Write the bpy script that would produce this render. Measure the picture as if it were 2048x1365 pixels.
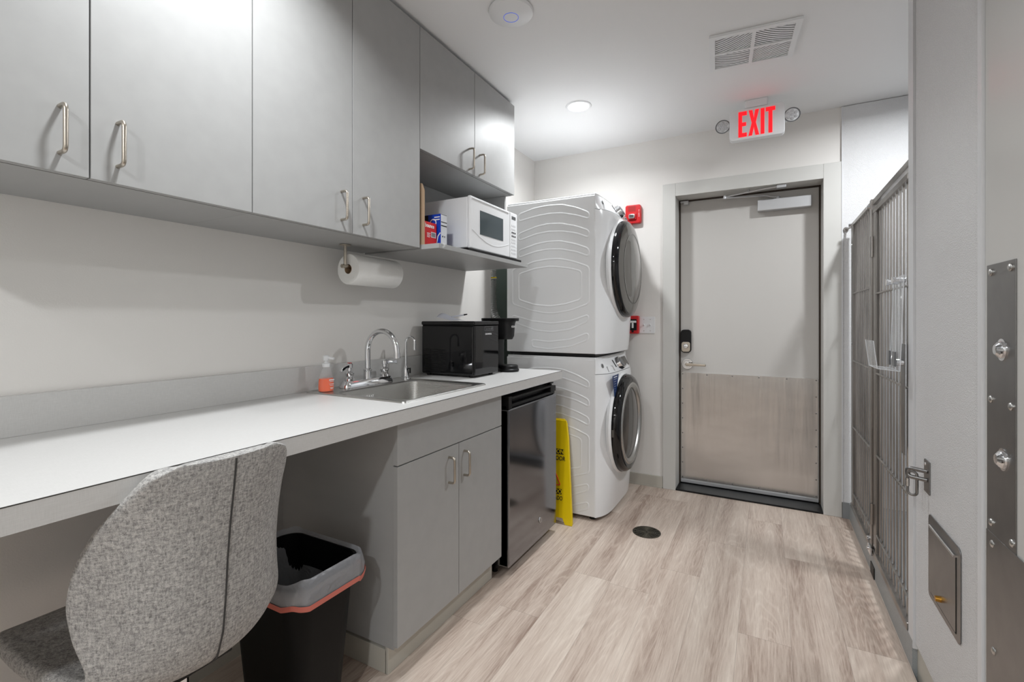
import bpy, bmesh, math, random
from mathutils import Vector, Matrix
random.seed(7)
PI = math.pi
for o in list(bpy.data.objects): bpy.data.objects.remove(o)
SC = bpy.context.scene
COL = SC.collection

# ------------------------------------------------------------------ camera
cd = bpy.data.cameras.new('camera'); cam = bpy.data.objects.new('camera', cd); COL.objects.link(cam)
cam.location = (1.73, 0, 1.24)
cam.rotation_euler = (PI/2, 0, math.atan2(509, 944))
cd.sensor_width = 36; cd.sensor_fit = 'HORIZONTAL'
cd.lens = 944/2048*36
cd.shift_y = -40.5/2048
cd.clip_start = 0.02
SC.camera = cam
# ------------------------------------------------------------------ world, exposure
w = bpy.data.worlds.new('world'); SC.world = w; w.use_nodes = True
w.node_tree.nodes['Background'].inputs[0].default_value = (1, 1, 1, 1)
w.node_tree.nodes['Background'].inputs[1].default_value = 0.02
SC.view_settings.view_transform = 'Standard'; SC.view_settings.look = 'None'
SC.view_settings.gamma = 1; SC.view_settings.exposure = 0.22
SC.view_settings.use_curve_mapping = False
CEIL = 2.59
AISLE_POWER = 17.0
def lamp(x, y, z, power, parent=None, size=0.13, spread=170):
    l = bpy.data.lights.new('downlight_lamp', 'AREA'); l.shape = 'DISK'; l.size = size
    l.energy = power; l.color = (0.945, 0.975, 1.0); l.spread = math.radians(spread)
    o = bpy.data.objects.new('downlight_lamp', l); COL.objects.link(o)
    o.location = (x, y, z)
    return o

# ------------------------------------------------------------------ materials
def srgb(c):
    def f(v):
        v /= 255.0
        return v/12.92 if v <= .04045 else ((v+.055)/1.055)**2.4
    return (f(c[0]), f(c[1]), f(c[2]), 1)
MATS = {}
def mat(name, col, rough=.5, metal=0., spec=.5, trans=0., ior=1.45, emit=None, estr=0., coat=0., bump=None, var=None, aniso=None, alpha=1.):
    """bump=(scale,strength,stretch xyz)  var=(scale,amount,stretch xyz)"""
    m = bpy.data.materials.new(name); m.use_nodes = True
    nt = m.node_tree; b = nt.nodes['Principled BSDF']
    c = srgb(col) if max(col) > 1.001 else (*col, 1)
    b.inputs['Base Color'].default_value = c
    b.inputs['Roughness'].default_value = rough
    b.inputs['Metallic'].default_value = metal
    b.inputs['Specular IOR Level'].default_value = spec
    b.inputs['Transmission Weight'].default_value = trans
    b.inputs['IOR'].default_value = ior
    b.inputs['Coat Weight'].default_value = coat
    b.inputs['Alpha'].default_value = alpha
    if emit:
        b.inputs['Emission Color'].default_value = srgb(emit); b.inputs['Emission Strength'].default_value = estr
    if aniso: b.inputs['Anisotropic'].default_value = aniso
    def nz(scale, st, det=3):
        tc = nt.nodes.new('ShaderNodeTexCoord'); mp = nt.nodes.new('ShaderNodeMapping')
        nt.links.new(tc.outputs['Object'], mp.inputs[0]); mp.inputs['Scale'].default_value = st
        n = nt.nodes.new('ShaderNodeTexNoise'); n.inputs['Scale'].default_value = scale; n.inputs['Detail'].default_value = det
        nt.links.new(mp.outputs[0], n.inputs['Vector']); return n
    if bump:
        n = nz(bump[0], bump[2] if len(bump) > 2 else (1, 1, 1))
        bp = nt.nodes.new('ShaderNodeBump'); bp.inputs['Strength'].default_value = bump[1]; bp.inputs['Distance'].default_value = .006 if name == 'kick_plate_steel' else .004 if name == 'pebbled_panel' else .002
        nt.links.new(n.outputs[0], bp.inputs['Height']); nt.links.new(bp.outputs[0], b.inputs['Normal'])
    if var:
        n = nz(var[0], var[2] if len(var) > 2 else (1, 1, 1), 4)
        r = nt.nodes.new('ShaderNodeMapRange'); r.inputs[1].default_value = .3; r.inputs[2].default_value = .7
        r.inputs[3].default_value = 1-var[1]; r.inputs[4].default_value = 1+var[1]
        nt.links.new(n.outputs[0], r.inputs[0])
        mx = nt.nodes.new('ShaderNodeVectorMath'); mx.operation = 'SCALE'; mx.inputs[0].default_value = c[:3]
        nt.links.new(r.outputs[0], mx.inputs['Scale']); nt.links.new(mx.outputs[0], b.inputs['Base Color'])
    MATS[name] = m
    return m

def mat_weave(name, col, amt, sc, rough=.5, spec=.4):
    """linen: crossed fine threads, colour variation only"""
    m = mat(name, col, rough, spec=spec); nt = m.node_tree; b = nt.nodes['Principled BSDF']
    tc = nt.nodes.new('ShaderNodeTexCoord'); acc = None
    for st in ((sc*9, sc*.5, sc*9), (sc*.6, sc*9, sc*.6)):
        mp = nt.nodes.new('ShaderNodeMapping'); mp.inputs['Scale'].default_value = st
        nt.links.new(tc.outputs['Object'], mp.inputs[0])
        n = nt.nodes.new('ShaderNodeTexNoise'); n.inputs['Scale'].default_value = 1; n.inputs['Detail'].default_value = 2
        nt.links.new(mp.outputs[0], n.inputs['Vector'])
        if acc is None: acc = n.outputs[0]
        else:
            ad = nt.nodes.new('ShaderNodeMath'); nt.links.new(acc, ad.inputs[0]); nt.links.new(n.outputs[0], ad.inputs[1]); acc = ad.outputs[0]
    r = nt.nodes.new('ShaderNodeMapRange'); r.inputs[1].default_value = .7; r.inputs[2].default_value = 1.3
    r.inputs[3].default_value = 1-amt; r.inputs[4].default_value = 1+amt
    nt.links.new(acc, r.inputs[0])
    mx = nt.nodes.new('ShaderNodeVectorMath'); mx.operation = 'SCALE'; mx.inputs[0].default_value = srgb(col)[:3]
    nt.links.new(r.outputs[0], mx.inputs['Scale']); nt.links.new(mx.outputs[0], b.inputs['Base Color'])
    return m

def mat_floor():
    m = bpy.data.materials.new('plank_floor'); m.use_nodes = True; nt = m.node_tree; N = nt.nodes; L = nt.links
    b = N['Principled BSDF']
    def M(op, a, c=None, d=None):
        n = N.new('ShaderNodeMath'); n.operation = op
        for i, v in enumerate((a, c, d)):
            if v is None: continue
            if isinstance(v, (int, float)): n.inputs[i].default_value = v
            else: L.new(v, n.inputs[i])
        return n.outputs[0]
    g = N.new('ShaderNodeNewGeometry'); s = N.new('ShaderNodeSeparateXYZ'); L.new(g.outputs['Position'], s.inputs[0])
    rx = M('DIVIDE', M('SUBTRACT', s.outputs[0], .157-1.84), .184); row = M('FLOOR', rx); fx = M('FRACT', rx)
    wn = N.new('ShaderNodeTexWhiteNoise'); wn.noise_dimensions = '1D'; L.new(row, wn.inputs['W'])
    ry = M('DIVIDE', M('ADD', M('ADD', s.outputs[1], 10.0), M('MULTIPLY', wn.outputs[0], 5.1)), 1.22); colm = M('FLOOR', ry); fy = M('FRACT', ry)
    cb = N.new('ShaderNodeCombineXYZ'); L.new(row, cb.inputs[0]); L.new(colm, cb.inputs[1])
    w2 = N.new('ShaderNodeTexWhiteNoise'); w2.noise_dimensions = '3D'; L.new(cb.outputs[0], w2.inputs['Vector'])
    ofs = N.new('ShaderNodeVectorMath'); ofs.operation = 'SCALE'; L.new(w2.outputs['Color'], ofs.inputs[0]); ofs.inputs['Scale'].default_value = 40
    ps = N.new('ShaderNodeVectorMath'); ps.operation = 'ADD'; L.new(g.outputs['Position'], ps.inputs[0]); L.new(ofs.outputs[0], ps.inputs[1])
    def noise(sc, det, rough=.5, dist=0):
        mp = N.new('ShaderNodeMapping'); mp.inputs['Scale'].default_value = sc; L.new(ps.outputs[0], mp.inputs[0])
        n = N.new('ShaderNodeTexNoise'); n.inputs['Scale'].default_value = 1; n.inputs['Detail'].default_value = det
        n.inputs['Roughness'].default_value = rough; n.inputs['Distortion'].default_value = dist
        L.new(mp.outputs[0], n.inputs['Vector']); return n.outputs[0]
    broad = noise((13, .75, 1), 3, .5, .3)
    fine = noise((170, 9, 1), 6, .7)
    rings = noise((8, .8, 1), 1.5, .4, .15)
    rg = M('FRACT', M('MULTIPLY', rings, 24.0)); rg = M('ABSOLUTE', M('SUBTRACT', rg, .5))
    rl = N.new('ShaderNodeMapRange'); rl.inputs[1].default_value = 0; rl.inputs[2].default_value = .22; rl.inputs[3].default_value = 1; rl.inputs[4].default_value = 0
    L.new(rg, rl.inputs[0])
    t = M('ADD', M('ADD', M('MULTIPLY', M('SUBTRACT', broad, .5), 1.5), M('MULTIPLY', M('SUBTRACT', fine, .5), 1.15)),
          M('ADD', M('MULTIPLY', M('SUBTRACT', w2.outputs[0], .5), .32), .47))
    t = M('ADD', t, M('MULTIPLY', rl.outputs[0], .15))
    cr = N.new('ShaderNodeValToRGB'); L.new(t, cr.inputs[0])
    e = cr.color_ramp.elements
    e[0].position = 0.0; e[0].color = srgb((146, 125, 112)); e[1].position = 1; e[1].color = srgb((216, 203, 190))
    x = cr.color_ramp.elements.new(.45); x.color = srgb((190, 173, 160))
    # seams
    ex = M('MINIMUM', fx, M('SUBTRACT', 1.0, fx)); ey = M('MINIMUM', fy, M('SUBTRACT', 1.0, fy))
    sx = M('GREATER_THAN', ex, .006); sy = M('GREATER_THAN', ey, .0011)
    sm = M('ADD', M('MULTIPLY', M('MULTIPLY', sx, sy), .2), .8)
    mx = N.new('ShaderNodeVectorMath'); mx.operation = 'SCALE'; L.new(cr.outputs[0], mx.inputs[0]); L.new(sm, mx.inputs['Scale'])
    L.new(mx.outputs[0], b.inputs['Base Color'])
    b.inputs['Roughness'].default_value = .48; b.inputs['Specular IOR Level'].default_value = .35
    bp = N.new('ShaderNodeBump'); bp.inputs['Strength'].default_value = .15; bp.inputs['Distance'].default_value = .001
    L.new(fine, bp.inputs['Height']); L.new(bp.outputs[0], b.inputs['Normal'])
    return m

M_floor = mat_floor()
M_wall = mat('wall_paint', (226, 223, 219), .55, spec=.3, bump=(260, .12))
M_ceil = mat('ceiling_paint', (232, 232, 232), .7, spec=.25, bump=(200, .08))
M_frp = mat('pebbled_panel', (228, 228, 229), .17, spec=.6, bump=(330, 1.0))
M_frp_trim = mat('panel_channel', (214, 215, 217), .35)
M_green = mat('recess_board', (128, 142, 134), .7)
M_cove = mat('cove_base', (184, 180, 170), .5)
M_covegray = mat('cove_base_grey', (142, 145, 147), .45)
M_kerb = mat('speckled_epoxy', (150, 154, 155), .35, var=(500, .22), bump=(300, .3))
M_cab = mat('cabinet_laminate', (162, 162, 161), .44, spec=.38, var=(6, .025, (1, 3, 3)))
M_cabin = mat('cabinet_inside', (128, 128, 127), .5)
M_counter = mat_weave('linen_laminate', (200, 199, 197), .05, 90, .38, .5)
M_seam = mat('laminate_seam', (60, 58, 55), .5)
M_nickel = mat('brushed_nickel', (188, 180, 168), .28, metal=1)
M_chrome = mat('chrome', (225, 226, 228), .06, metal=1)
M_steel = mat('brushed_steel', (200, 199, 196), .27, metal=1, bump=(14, .35, (1, 30, 30)), var=(3, .05))
M_kick = mat('kick_plate_steel', (208, 206, 204), .27, metal=1, aniso=.8, bump=(9, 1.0, (1, 1, .1)), var=(5, .05, (1, 1, 3)))
M_cage = mat('cage_steel', (160, 156, 152), .3, metal=1, var=(9, .25, (1, 1, .25)))
M_darksteel = mat('dark_steel', (138, 137, 136), .34, metal=1, var=(20, .06))
M_fridge = mat('dark_stainless', (136, 137, 141), .12, metal=1)
M_fridge_side = mat('fridge_edge_steel', (150, 150, 150), .3, metal=1)
M_black = mat('black_plastic', (10, 10, 11), .42, spec=.35)
M_bin = mat('bin_plastic', (5, 5, 5), .5, spec=.2)
M_blackgloss = mat('glossy_black', (8, 8, 10), .06, spec=.6)
M_blacksoft = mat('black_satin', (20, 20, 21), .5)
M_white = mat('white_enamel', (236, 237, 238), .16, spec=.5, coat=.3)
M_whitepl = mat('white_plastic', (228, 229, 230), .35)
M_door = mat('door_paint', (194, 191, 187), .42, bump=(300, .1))
M_frame = mat('frame_paint', (203, 202, 198), .4, bump=(300, .1))
M_leaf = mat('door_leaf_paint', (196, 195, 192), .3)
M_alum = mat('aluminium_paint', (196, 197, 199), .35, metal=.55)
M_glassdark = mat('dark_glass', (52, 50, 47), .05, spec=.8)
M_glassdark2 = mat('smoked_glass', (92, 89, 84), .07, spec=.7)
M_mwglass = mat('microwave_glass', (74, 84, 88), .1, spec=.6)
M_red = mat('red_plastic', (200, 24, 30), .3)
M_clear = mat('clear_plastic', (255, 255, 255), .03, trans=1, ior=1.2)
M_acrylic = mat('clear_acrylic', (245, 250, 250), .02, trans=1, ior=1.25)
M_orange = mat('orange_soap', (255, 96, 0), .2, spec=.3)
M_blue = mat('blue_card', (14, 62, 178), .4)
M_redcard = mat('red_card', (208, 20, 24), .4)
M_whitecard = mat('white_card', (226, 228, 232), .5)
M_card = mat('brown_card', (178, 150, 120), .8)
M_ink = mat('dark_ink', (18, 18, 20), .6)
M_whiteink = mat('white_ink', (240, 240, 240), .5)
M_yellow = mat('yellow_plastic', (236, 205, 10), .35)
M_redink = mat('red_ink', (200, 20, 25), .5)
M_paper = mat('paper_towel', (236, 235, 232), .9, bump=(120, .4))
M_sheet = mat('paper_sheet', (214, 216, 226), .7)
M_bluetag = mat('blue_tag', (16, 50, 104), .35)
M_brass = mat('brass', (190, 140, 60), .3, metal=1)
M_exit = mat('exit_red', (255, 20, 30), .5, emit=(255, 22, 34), estr=.85)
M_lens = mat('light_lens', (255, 255, 255), .5, emit=(255, 252, 246), estr=9)
M_duct = mat('foil_duct', (190, 190, 188), .25, metal=1)
M_drain = mat('drain_metal', (82, 78, 68), .45, metal=.7)
M_void = mat('dark_void', (8, 8, 8), .9)
M_bluering = mat('blue_ring', (70, 110, 230), .4, emit=(70, 110, 255), estr=.25)
M_seal = mat('brown_seal', (60, 48, 38), .7)
M_badge = mat('grey_badge', (120, 122, 124), .3, metal=.6)
def mat_fabric():
    m = mat('heather_fabric', (150, 149, 148), .95, spec=.15); nt = m.node_tree; b = nt.nodes['Principled BSDF']
    tc = nt.nodes.new('ShaderNodeTexCoord'); outs = []
    for st in ((260, 260, 90), (90, 90, 280), (600, 600, 600)):
        mp = nt.nodes.new('ShaderNodeMapping'); mp.inputs['Scale'].default_value = st; nt.links.new(tc.outputs['Object'], mp.inputs[0])
        n = nt.nodes.new('ShaderNodeTexNoise'); n.inputs['Scale'].default_value = 1; n.inputs['Detail'].default_value = 3
        nt.links.new(mp.outputs[0], n.inputs['Vector']); outs.append(n.outputs[0])
    a = nt.nodes.new('ShaderNodeMath'); nt.links.new(outs[0], a.inputs[0]); nt.links.new(outs[1], a.inputs[1])
    a2 = nt.nodes.new('ShaderNodeMath'); nt.links.new(a.outputs[0], a2.inputs[0]); nt.links.new(outs[2], a2.inputs[1])
    cr = nt.nodes.new('ShaderNodeValToRGB'); mr = nt.nodes.new('ShaderNodeMapRange'); mr.inputs[1].default_value = 1.15; mr.inputs[2].default_value = 1.85
    nt.links.new(a2.outputs[0], mr.inputs[0]); nt.links.new(mr.outputs[0], cr.inputs[0])
    e = cr.color_ramp.elements; e[0].color = srgb((122, 121, 120)); e[1].color = srgb((198, 196, 193))
    nt.links.new(cr.outputs[0], b.inputs['Base Color'])
    bp = nt.nodes.new('ShaderNodeBump'); bp.inputs['Strength'].default_value = .6; bp.inputs['Distance'].default_value = .002
    nt.links.new(a2.outputs[0], bp.inputs['Height']); nt.links.new(bp.outputs[0], b.inputs['Normal'])
    return m
M_fabric = mat_fabric()
def mat_bag():
    m = bpy.data.materials.new('grey_bag'); m.use_nodes = True; nt = m.node_tree; b = nt.nodes['Principled BSDF']
    b.inputs['Base Color'].default_value = srgb((168, 170, 175)); b.inputs['Roughness'].default_value = .28
    tr = nt.nodes.new('ShaderNodeBsdfTransparent'); mx = nt.nodes.new('ShaderNodeMixShader'); mx.inputs[0].default_value = .6
    out = nt.nodes['Material Output']
    nt.links.new(tr.outputs[0], mx.inputs[1]); nt.links.new(b.outputs[0], mx.inputs[2]); nt.links.new(mx.outputs[0], out.inputs[0])
    tc = nt.nodes.new('ShaderNodeTexCoord'); n = nt.nodes.new('ShaderNodeTexNoise'); n.inputs['Scale'].default_value = 22; n.inputs['Distortion'].default_value = 2
    nt.links.new(tc.outputs['Object'], n.inputs['Vector'])
    bp = nt.nodes.new('ShaderNodeBump'); bp.inputs['Strength'].default_value = .5; bp.inputs['Distance'].default_value = .01
    nt.links.new(n.outputs[0], bp.inputs['Height']); nt.links.new(bp.outputs[0], b.inputs['Normal'])
    return m
M_bag = mat_bag()
M_bagred = mat('red_drawstring', (200, 108, 94), .4)
def mat_cloth_thin(name, col, mixf):
    m = bpy.data.materials.new(name); m.use_nodes = True; nt = m.node_tree; b = nt.nodes['Principled BSDF']
    b.inputs['Base Color'].default_value = srgb(col); b.inputs['Roughness'].default_value = .08
    tr = nt.nodes.new('ShaderNodeBsdfTransparent'); mx = nt.nodes.new('ShaderNodeMixShader'); mx.inputs[0].default_value = mixf
    nt.links.new(tr.outputs[0], mx.inputs[1]); nt.links.new(b.outputs[0], mx.inputs[2]); nt.links.new(mx.outputs[0], nt.nodes['Material Output'].inputs[0])
    return m
M_pane = mat_cloth_thin('acrylic_sheet', (232, 236, 238), .24)
M_bottle = mat_cloth_thin('bottle_plastic', (235, 238, 240), .13)

# ------------------------------------------------------------------ mesh helpers
def frame_of(d):
    d = d.normalized(); a = Vector((0, 0, 1)) if abs(d.z) < .9 else Vector((1, 0, 0))
    u = d.cross(a).normalized(); return u, d.cross(u).normalized()
class MB:
    def __init__(s): s.v = []; s.f = []; s.m = []; s.mi = 0
    def add(s, vs, fs):
        k = len(s.v); s.v += [tuple(p) for p in vs]; s.f += [tuple(i+k for i in f) for f in fs]; s.m += [s.mi]*len(fs); return s
    def box(s, x0, x1, y0, y1, z0, z1):
        if x0 > x1: x0, x1 = x1, x0
        if y0 > y1: y0, y1 = y1, y0
        if z0 > z1: z0, z1 = z1, z0
        return s.add([(x, y, z) for z in (z0, z1) for y in (y0, y1) for x in (x0, x1)],
                     [(0, 2, 3, 1), (4, 5, 7, 6), (0, 1, 5, 4), (2, 6, 7, 3), (0, 4, 6, 2), (1, 3, 7, 5)])
    def loft(s, loops, cap0=True, cap1=True, closed=True):
        n = len(loops[0]); vs = [p for l in loops for p in l]; fs = []
        for j in range(len(loops)-1):
            for i in range(n if closed else n-1):
                a = j*n+i; b2 = j*n+(i+1) % n; fs.append((a, b2, b2+n, a+n))
        if cap0: fs.append(tuple(range(n-1, -1, -1)))
        if cap1: fs.append(tuple(range((len(loops)-1)*n, len(loops)*n)))
        return s.add(vs, fs)
    def cyl(s, p0, p1, r0, r1=None, n=20, caps=True):
        r1 = r0 if r1 is None else r1; p0 = Vector(p0); p1 = Vector(p1); u, v = frame_of(p1-p0)
        L = lambda p, r: [p+u*(r*math.cos(2*PI*i/n))+v*(r*math.sin(2*PI*i/n)) for i in range(n)]
        return s.loft([L(p0, r0), L(p1, r1)], caps, caps)
    def tube(s, pts, r, n=10, closed=False, caps=True):
        P = [Vector(p) for p in pts]; m = len(P); R = r if isinstance(r, (list, tuple)) else [r]*m
        loops = []; u = None
        for i in range(m):
            a = P[i-1] if (i > 0 or closed) else P[i]; b = P[(i+1) % m] if (i < m-1 or closed) else P[i]
            d = (b-a).normalized()
            if u is None: u, _ = frame_of(d)
            else:
                u = (u-d*u.dot(d)); u = u.normalized() if u.length > 1e-6 else frame_of(d)[0]
            w_ = d.cross(u)
            loops.append([P[i]+u*(R[i]*math.cos(2*PI*k/n))+w_*(R[i]*math.sin(2*PI*k/n)) for k in range(n)])
        if closed: return s.loft(loops+[loops[0]], False, False)
        return s.loft(loops, caps, caps)
    def lathe(s, prof, c, n=32, axis='z', cap0=True, cap1=True):
        c = Vector(c); loops = []
        for r, h in prof:
            r = max(r, 1e-4); lp = []
            for i in range(n):
                a = 2*PI*i/n; ca, sa = r*math.cos(a), r*math.sin(a)
                q = {'z': (ca, sa, h), 'x': (h, ca, sa), 'y': (sa, h, ca)}[axis]
                lp.append(c+Vector(q))
            loops.append(lp)
        return s.loft(loops, cap0, cap1)
    def prism(s, poly, fn, d0, d1):
        """poly: 2d points; fn(a,b,d)->xyz"""
        return s.loft([[fn(a, b, d0) for a, b in poly], [fn(a, b, d1) for a, b in poly]])
    def grid(s, fn, nu, nv):
        vs = [fn(i/nu, j/nv) for j in range(nv+1) for i in range(nu+1)]
        fs = [(j*(nu+1)+i, j*(nu+1)+i+1, (j+1)*(nu+1)+i+1, (j+1)*(nu+1)+i) for j in range(nv) for i in range(nu)]
        return s.add(vs, fs)
    def build(s, name, m, parent=None, bevel=0, seg=2, sub=0, ang=35, local=False, solid=0, flat=False):
        root = parent
        while root is not None and root.parent is not None: root = root.parent
        off = Vector((0, 0, 0)) if (root is None or local) else root.location
        me = bpy.data.meshes.new(name)
        me.from_pydata([tuple(Vector(p)-off) for p in s.v], [], s.f); me.validate()
        ms = m if isinstance(m, (list, tuple)) else [m]
        for q in ms: me.materials.append(q)
        if len(ms) > 1:
            for i, p in enumerate(me.polygons): p.material_index = s.m[i]
        bm = bmesh.new(); bm.from_mesh(me); bmesh.ops.recalc_face_normals(bm, faces=bm.faces); bm.to_mesh(me); bm.free()
        if not flat:
            me.polygons.foreach_set('use_smooth', [True]*len(me.polygons)); me.set_sharp_from_angle(angle=math.radians(ang))
        o = bpy.data.objects.new(name, me); COL.objects.link(o); o.parent = parent
        if solid:
            md = o.modifiers.new('solid', 'SOLIDIFY'); md.thickness = solid; md.offset = 0
        if bevel:
            md = o.modifiers.new('bevel', 'BEVEL'); md.width = bevel; md.segments = seg; md.limit_method = 'ANGLE'; md.angle_limit = math.radians(40)
            md.harden_normals = True
        if sub:
            md = o.modifiers.new('sub', 'SUBSURF'); md.levels = sub; md.render_levels = sub
        return o
def B(*a): return MB().box(*a)
def rrect(w_, h_, r, n=6):
    pts = []
    for cx, cy, a0 in ((w_/2-r, h_/2-r, 0), (-w_/2+r, h_/2-r, PI/2), (-w_/2+r, -h_/2+r, PI), (w_/2-r, -h_/2+r, 1.5*PI)):
        for i in range(n+1):
            a = a0+PI/2*i/n; pts.append((cx+r*math.cos(a), cy+r*math.sin(a)))
    return pts
def smooth_path(pts, it=2):
    """corner-cutting, endpoints kept"""
    P = [Vector(p) for p in pts]
    for _ in range(it):
        Q = [P[0]]
        for a, b in zip(P[:-1], P[1:]): Q += [a.lerp(b, .25), a.lerp(b, .75)]
        Q.append(P[-1]); P = Q
    return P
def fillet(pts, r, n=5, closed=False):
    P = [Vector(p) for p in pts]; out = []; m = len(P)
    for i in range(m):
        if not closed and i in (0, m-1): out.append(P[i]); continue
        a = P[i-1]; b = P[i]; c = P[(i+1) % m]; d0 = (a-b); d1 = (c-b); rr = min(r, d0.length*.49, d1.length*.49)
        p0 = b+d0.normalized()*rr; p1 = b+d1.normalized()*rr
        for k in range(n+1):
            t = k/n; out.append(p0*(1-t)**2+b*2*t*(1-t)+p1*t*t)
    return out
def tag(o, label, cat, group=None, kind=None):
    o['label'] = label; o['category'] = cat
    if group: o['group'] = group
    if kind: o['kind'] = kind
    return o
def thing(name, loc, label, cat, group=None, kind=None, rz=0):
    o = bpy.data.objects.new(name, None); COL.objects.link(o); o.location = loc; o.rotation_euler = (0, 0, rz)
    o.empty_display_size = .05
    return tag(o, label, cat, group, kind)
def struct(name, mb, m, label=None, **k):
    o = mb.build(name, m, **k); o['kind'] = 'structure'
    if label: o['label'] = label
    return o
def text(body, name, m, parent, loc, size, rot, sx=1.0, ext=.0004, align='CENTER', bold=0.0):
    """rot: 3x3 columns (right, up, normal)"""
    c = bpy.data.curves.new(name, 'FONT'); c.body = body; c.size = size; c.extrude = ext; c.align_x = align; c.align_y = 'CENTER'
    c.offset = bold; c.materials.append(m)
    o = bpy.data.objects.new(name, c); COL.objects.link(o)
    R, U, Nn = [Vector(q) for q in rot]
    Mx = Matrix(((R.x*sx, U.x, Nn.x), (R.y*sx, U.y, Nn.y), (R.z*sx, U.z, Nn.z))).to_4x4()
    root = parent
    while root.parent is not None: root = root.parent
    Mx.translation = Vector(loc)-root.location
    bpy.context.view_layer.update()
    me = bpy.data.meshes.new_from_object(o.evaluated_get(bpy.context.evaluated_depsgraph_get()))
    bpy.data.objects.remove(o); bpy.data.curves.remove(c)
    if not me.materials: me.materials.append(m)
    o = bpy.data.objects.new(name, me); COL.objects.link(o)
    o.parent = parent; o.matrix_local = Mx
    return o
FACE_X = ((0, 1, 0), (0, 0, 1), (1, 0, 0))       # lettering on a face looking to +X
FACE_Y = ((1, 0, 0), (0, 0, 1), (0, -1, 0))      # lettering on a face looking to -Y

# ================================================================== SETTING
struct('floor', B(-.3, 2.185, -2.2, 3.9, -.1, 0), M_floor, 'pale oak plank vinyl floor')
struct('floor_kennel', B(2.24, 4.0, -2.2, 3.9, -.1, .10), M_covegray, 'grey raised kennel floor behind the cage front')
struct('ceiling', B(-.3, 4.0, -2.3, 3.9, CEIL, CEIL+.1), M_ceil, 'white painted ceiling')
wl = MB()
RY0, RY1, RZ0, RZ1 = 2.89, 3.45, .55, 1.95
wl.box(-.12, 0, -2.2, RY0, 0, CEIL).box(-.12, 0, RY1, 3.8, 0, CEIL).box(-.12, 0, RY0, RY1, 0, RZ0).box(-.12, 0, RY0, RY1, RZ1, CEIL)
struct('wall_left', wl, M_wall, 'off-white wall behind the counter')
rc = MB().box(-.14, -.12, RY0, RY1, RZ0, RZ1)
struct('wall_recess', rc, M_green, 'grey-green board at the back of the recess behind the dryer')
WY = 3.61
DX0, DX1, DZ = 1.145, 2.05, 2.15
wb = MB().box(-.12, DX0-.01, WY, WY+.2, 0, CEIL).box(DX1+.01, 4.0, WY, WY+.2, 0, CEIL).box(DX0-.01, DX1+.01, WY, WY+.2, DZ+.01, CEIL)
struct('wall_back', wb, M_wall, 'off-white end wall around the exit door')
struct('wall_front', B(-.12, 4.0, -2.3, -2.2, 0, CEIL), M_wall)
struct('wall_right', B(3.9, 4.0, -2.2, 3.61, .1, CEIL), M_frp, 'white pebbled wall at the back of the kennel')
o = struct('wall_kennel', MB().box(2.151, 3.9, WY-.012, WY, .10, CEIL-.004), M_frp, 'white pebbled panel on the end wall inside the kennel')
struct('trim_1', B(2.146, 2.153, WY-.016, WY, .10, CEIL-.004), M_frp_trim)
struct('baseboard_kennel', MB().box(2.151, 2.24, WY-.018, WY, 0, .10), M_covegray, 'grey base strip beside the cage front')
struct('baseboard_back', MB().box(.05, 1.053, WY-.012, WY, 0, .085).box(0.05, 1.053, WY-.016, WY, 0, .012), M_cove, 'grey cove base between washer and exit door')
struct('baseboard_left', MB().box(0, .012, -2.2, 1.23, 0, .10), M_cove)
struct('trim_kerb', B(2.185, 2.24, 2.15, WY-.018, -.1, .103), M_kerb, 'speckled grey kerb under the cage front')
struct('trim_base', B(2.2, 2.24, -2.2, 2.15, -.1, .103), M_cove, 'beige base under the white panel')
# full height white panel between the cages and the near door
pn = struct('wall_panel', B(2.192, 2.24, 1.556, 2.135, .105, CEIL), M_frp, 'tall white pebbled panel holding the small steel flap')
struct('trim_channel', MB().box(2.186, 2.245, 2.143, 2.205, .08, CEIL).box(2.20, 2.24, 2.13, 2.145, .105, CEIL), M_frp_trim, 'white channel on the edge of the pebbled panel')
struct('trim_jamb', B(2.184, 2.25, 1.532, 1.556, 0, CEIL), M_frp_trim)
struct('wall_header', MB().box(2.2, 2.25, .6, 1.532, 2.1, CEIL).box(2.2, 2.25, -2.2, .6, 0, CEIL), M_leaf)
struct('wall_divider', B(2.25, 3.9, 2.15, 2.2, .1, 1.9), M_frp, 'white divider inside the kennel')

# near door at the right edge of the picture
d2 = thing('door_2', (2.2, 1.1, 0), 'off-white door leaf with steel push plate and steel lower plate at the right edge', 'door', kind='structure')
B(2.19, 2.235, .62, 1.530, .01, 2.09).build('door_leaf', M_leaf, d2, bevel=.002)
B(2.1875, 2.19, 1.366, 1.512, .70, 1.37).build('push_plate', M_darksteel, d2, bevel=.001)['label'] = 'tall narrow steel plate on the near door'
B(2.1862, 2.1885, .64, 1.512, .12, .751).build('kick_plate', M_darksteel, d2, bevel=.001)['label'] = 'wide steel plate on the lower half of the near door'
for (y, z, r) in ((1.485, 1.352, .0085), (1.385, 1.354, .0085), (1.485, 1.059, .0085), (1.383, 1.058, .0085), (1.483, .775, .0085), (1.378, .770, .0085), (1.476, .728, .0085), (1.468, .487, .0085), (1.428, 1.176, .019), (1.423, .935, .019)):
    sc = MB(); x0 = 2.1875
    sc.lathe([(r, 0), (r, -r*.25), (r*.85, -r*.45), (r*.5, -r*.6), (.0001, -r*.62)], (x0, y, z), 20, 'x')
    if r > .01: sc.lathe([(r*1.3, .001), (r*1.3, -.002), (r*.4, -.003)], (x0, y, z), 20, 'x'); sc.lathe([(r*.8, -.003), (r*.8, -.009), (r*.55, -.013), (.0001, -.0135)], (x0, y, z), 20, 'x')
    sc.build('bolt' if r > .01 else 'screw', M_chrome if r > .01 else M_steel, d2)

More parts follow.
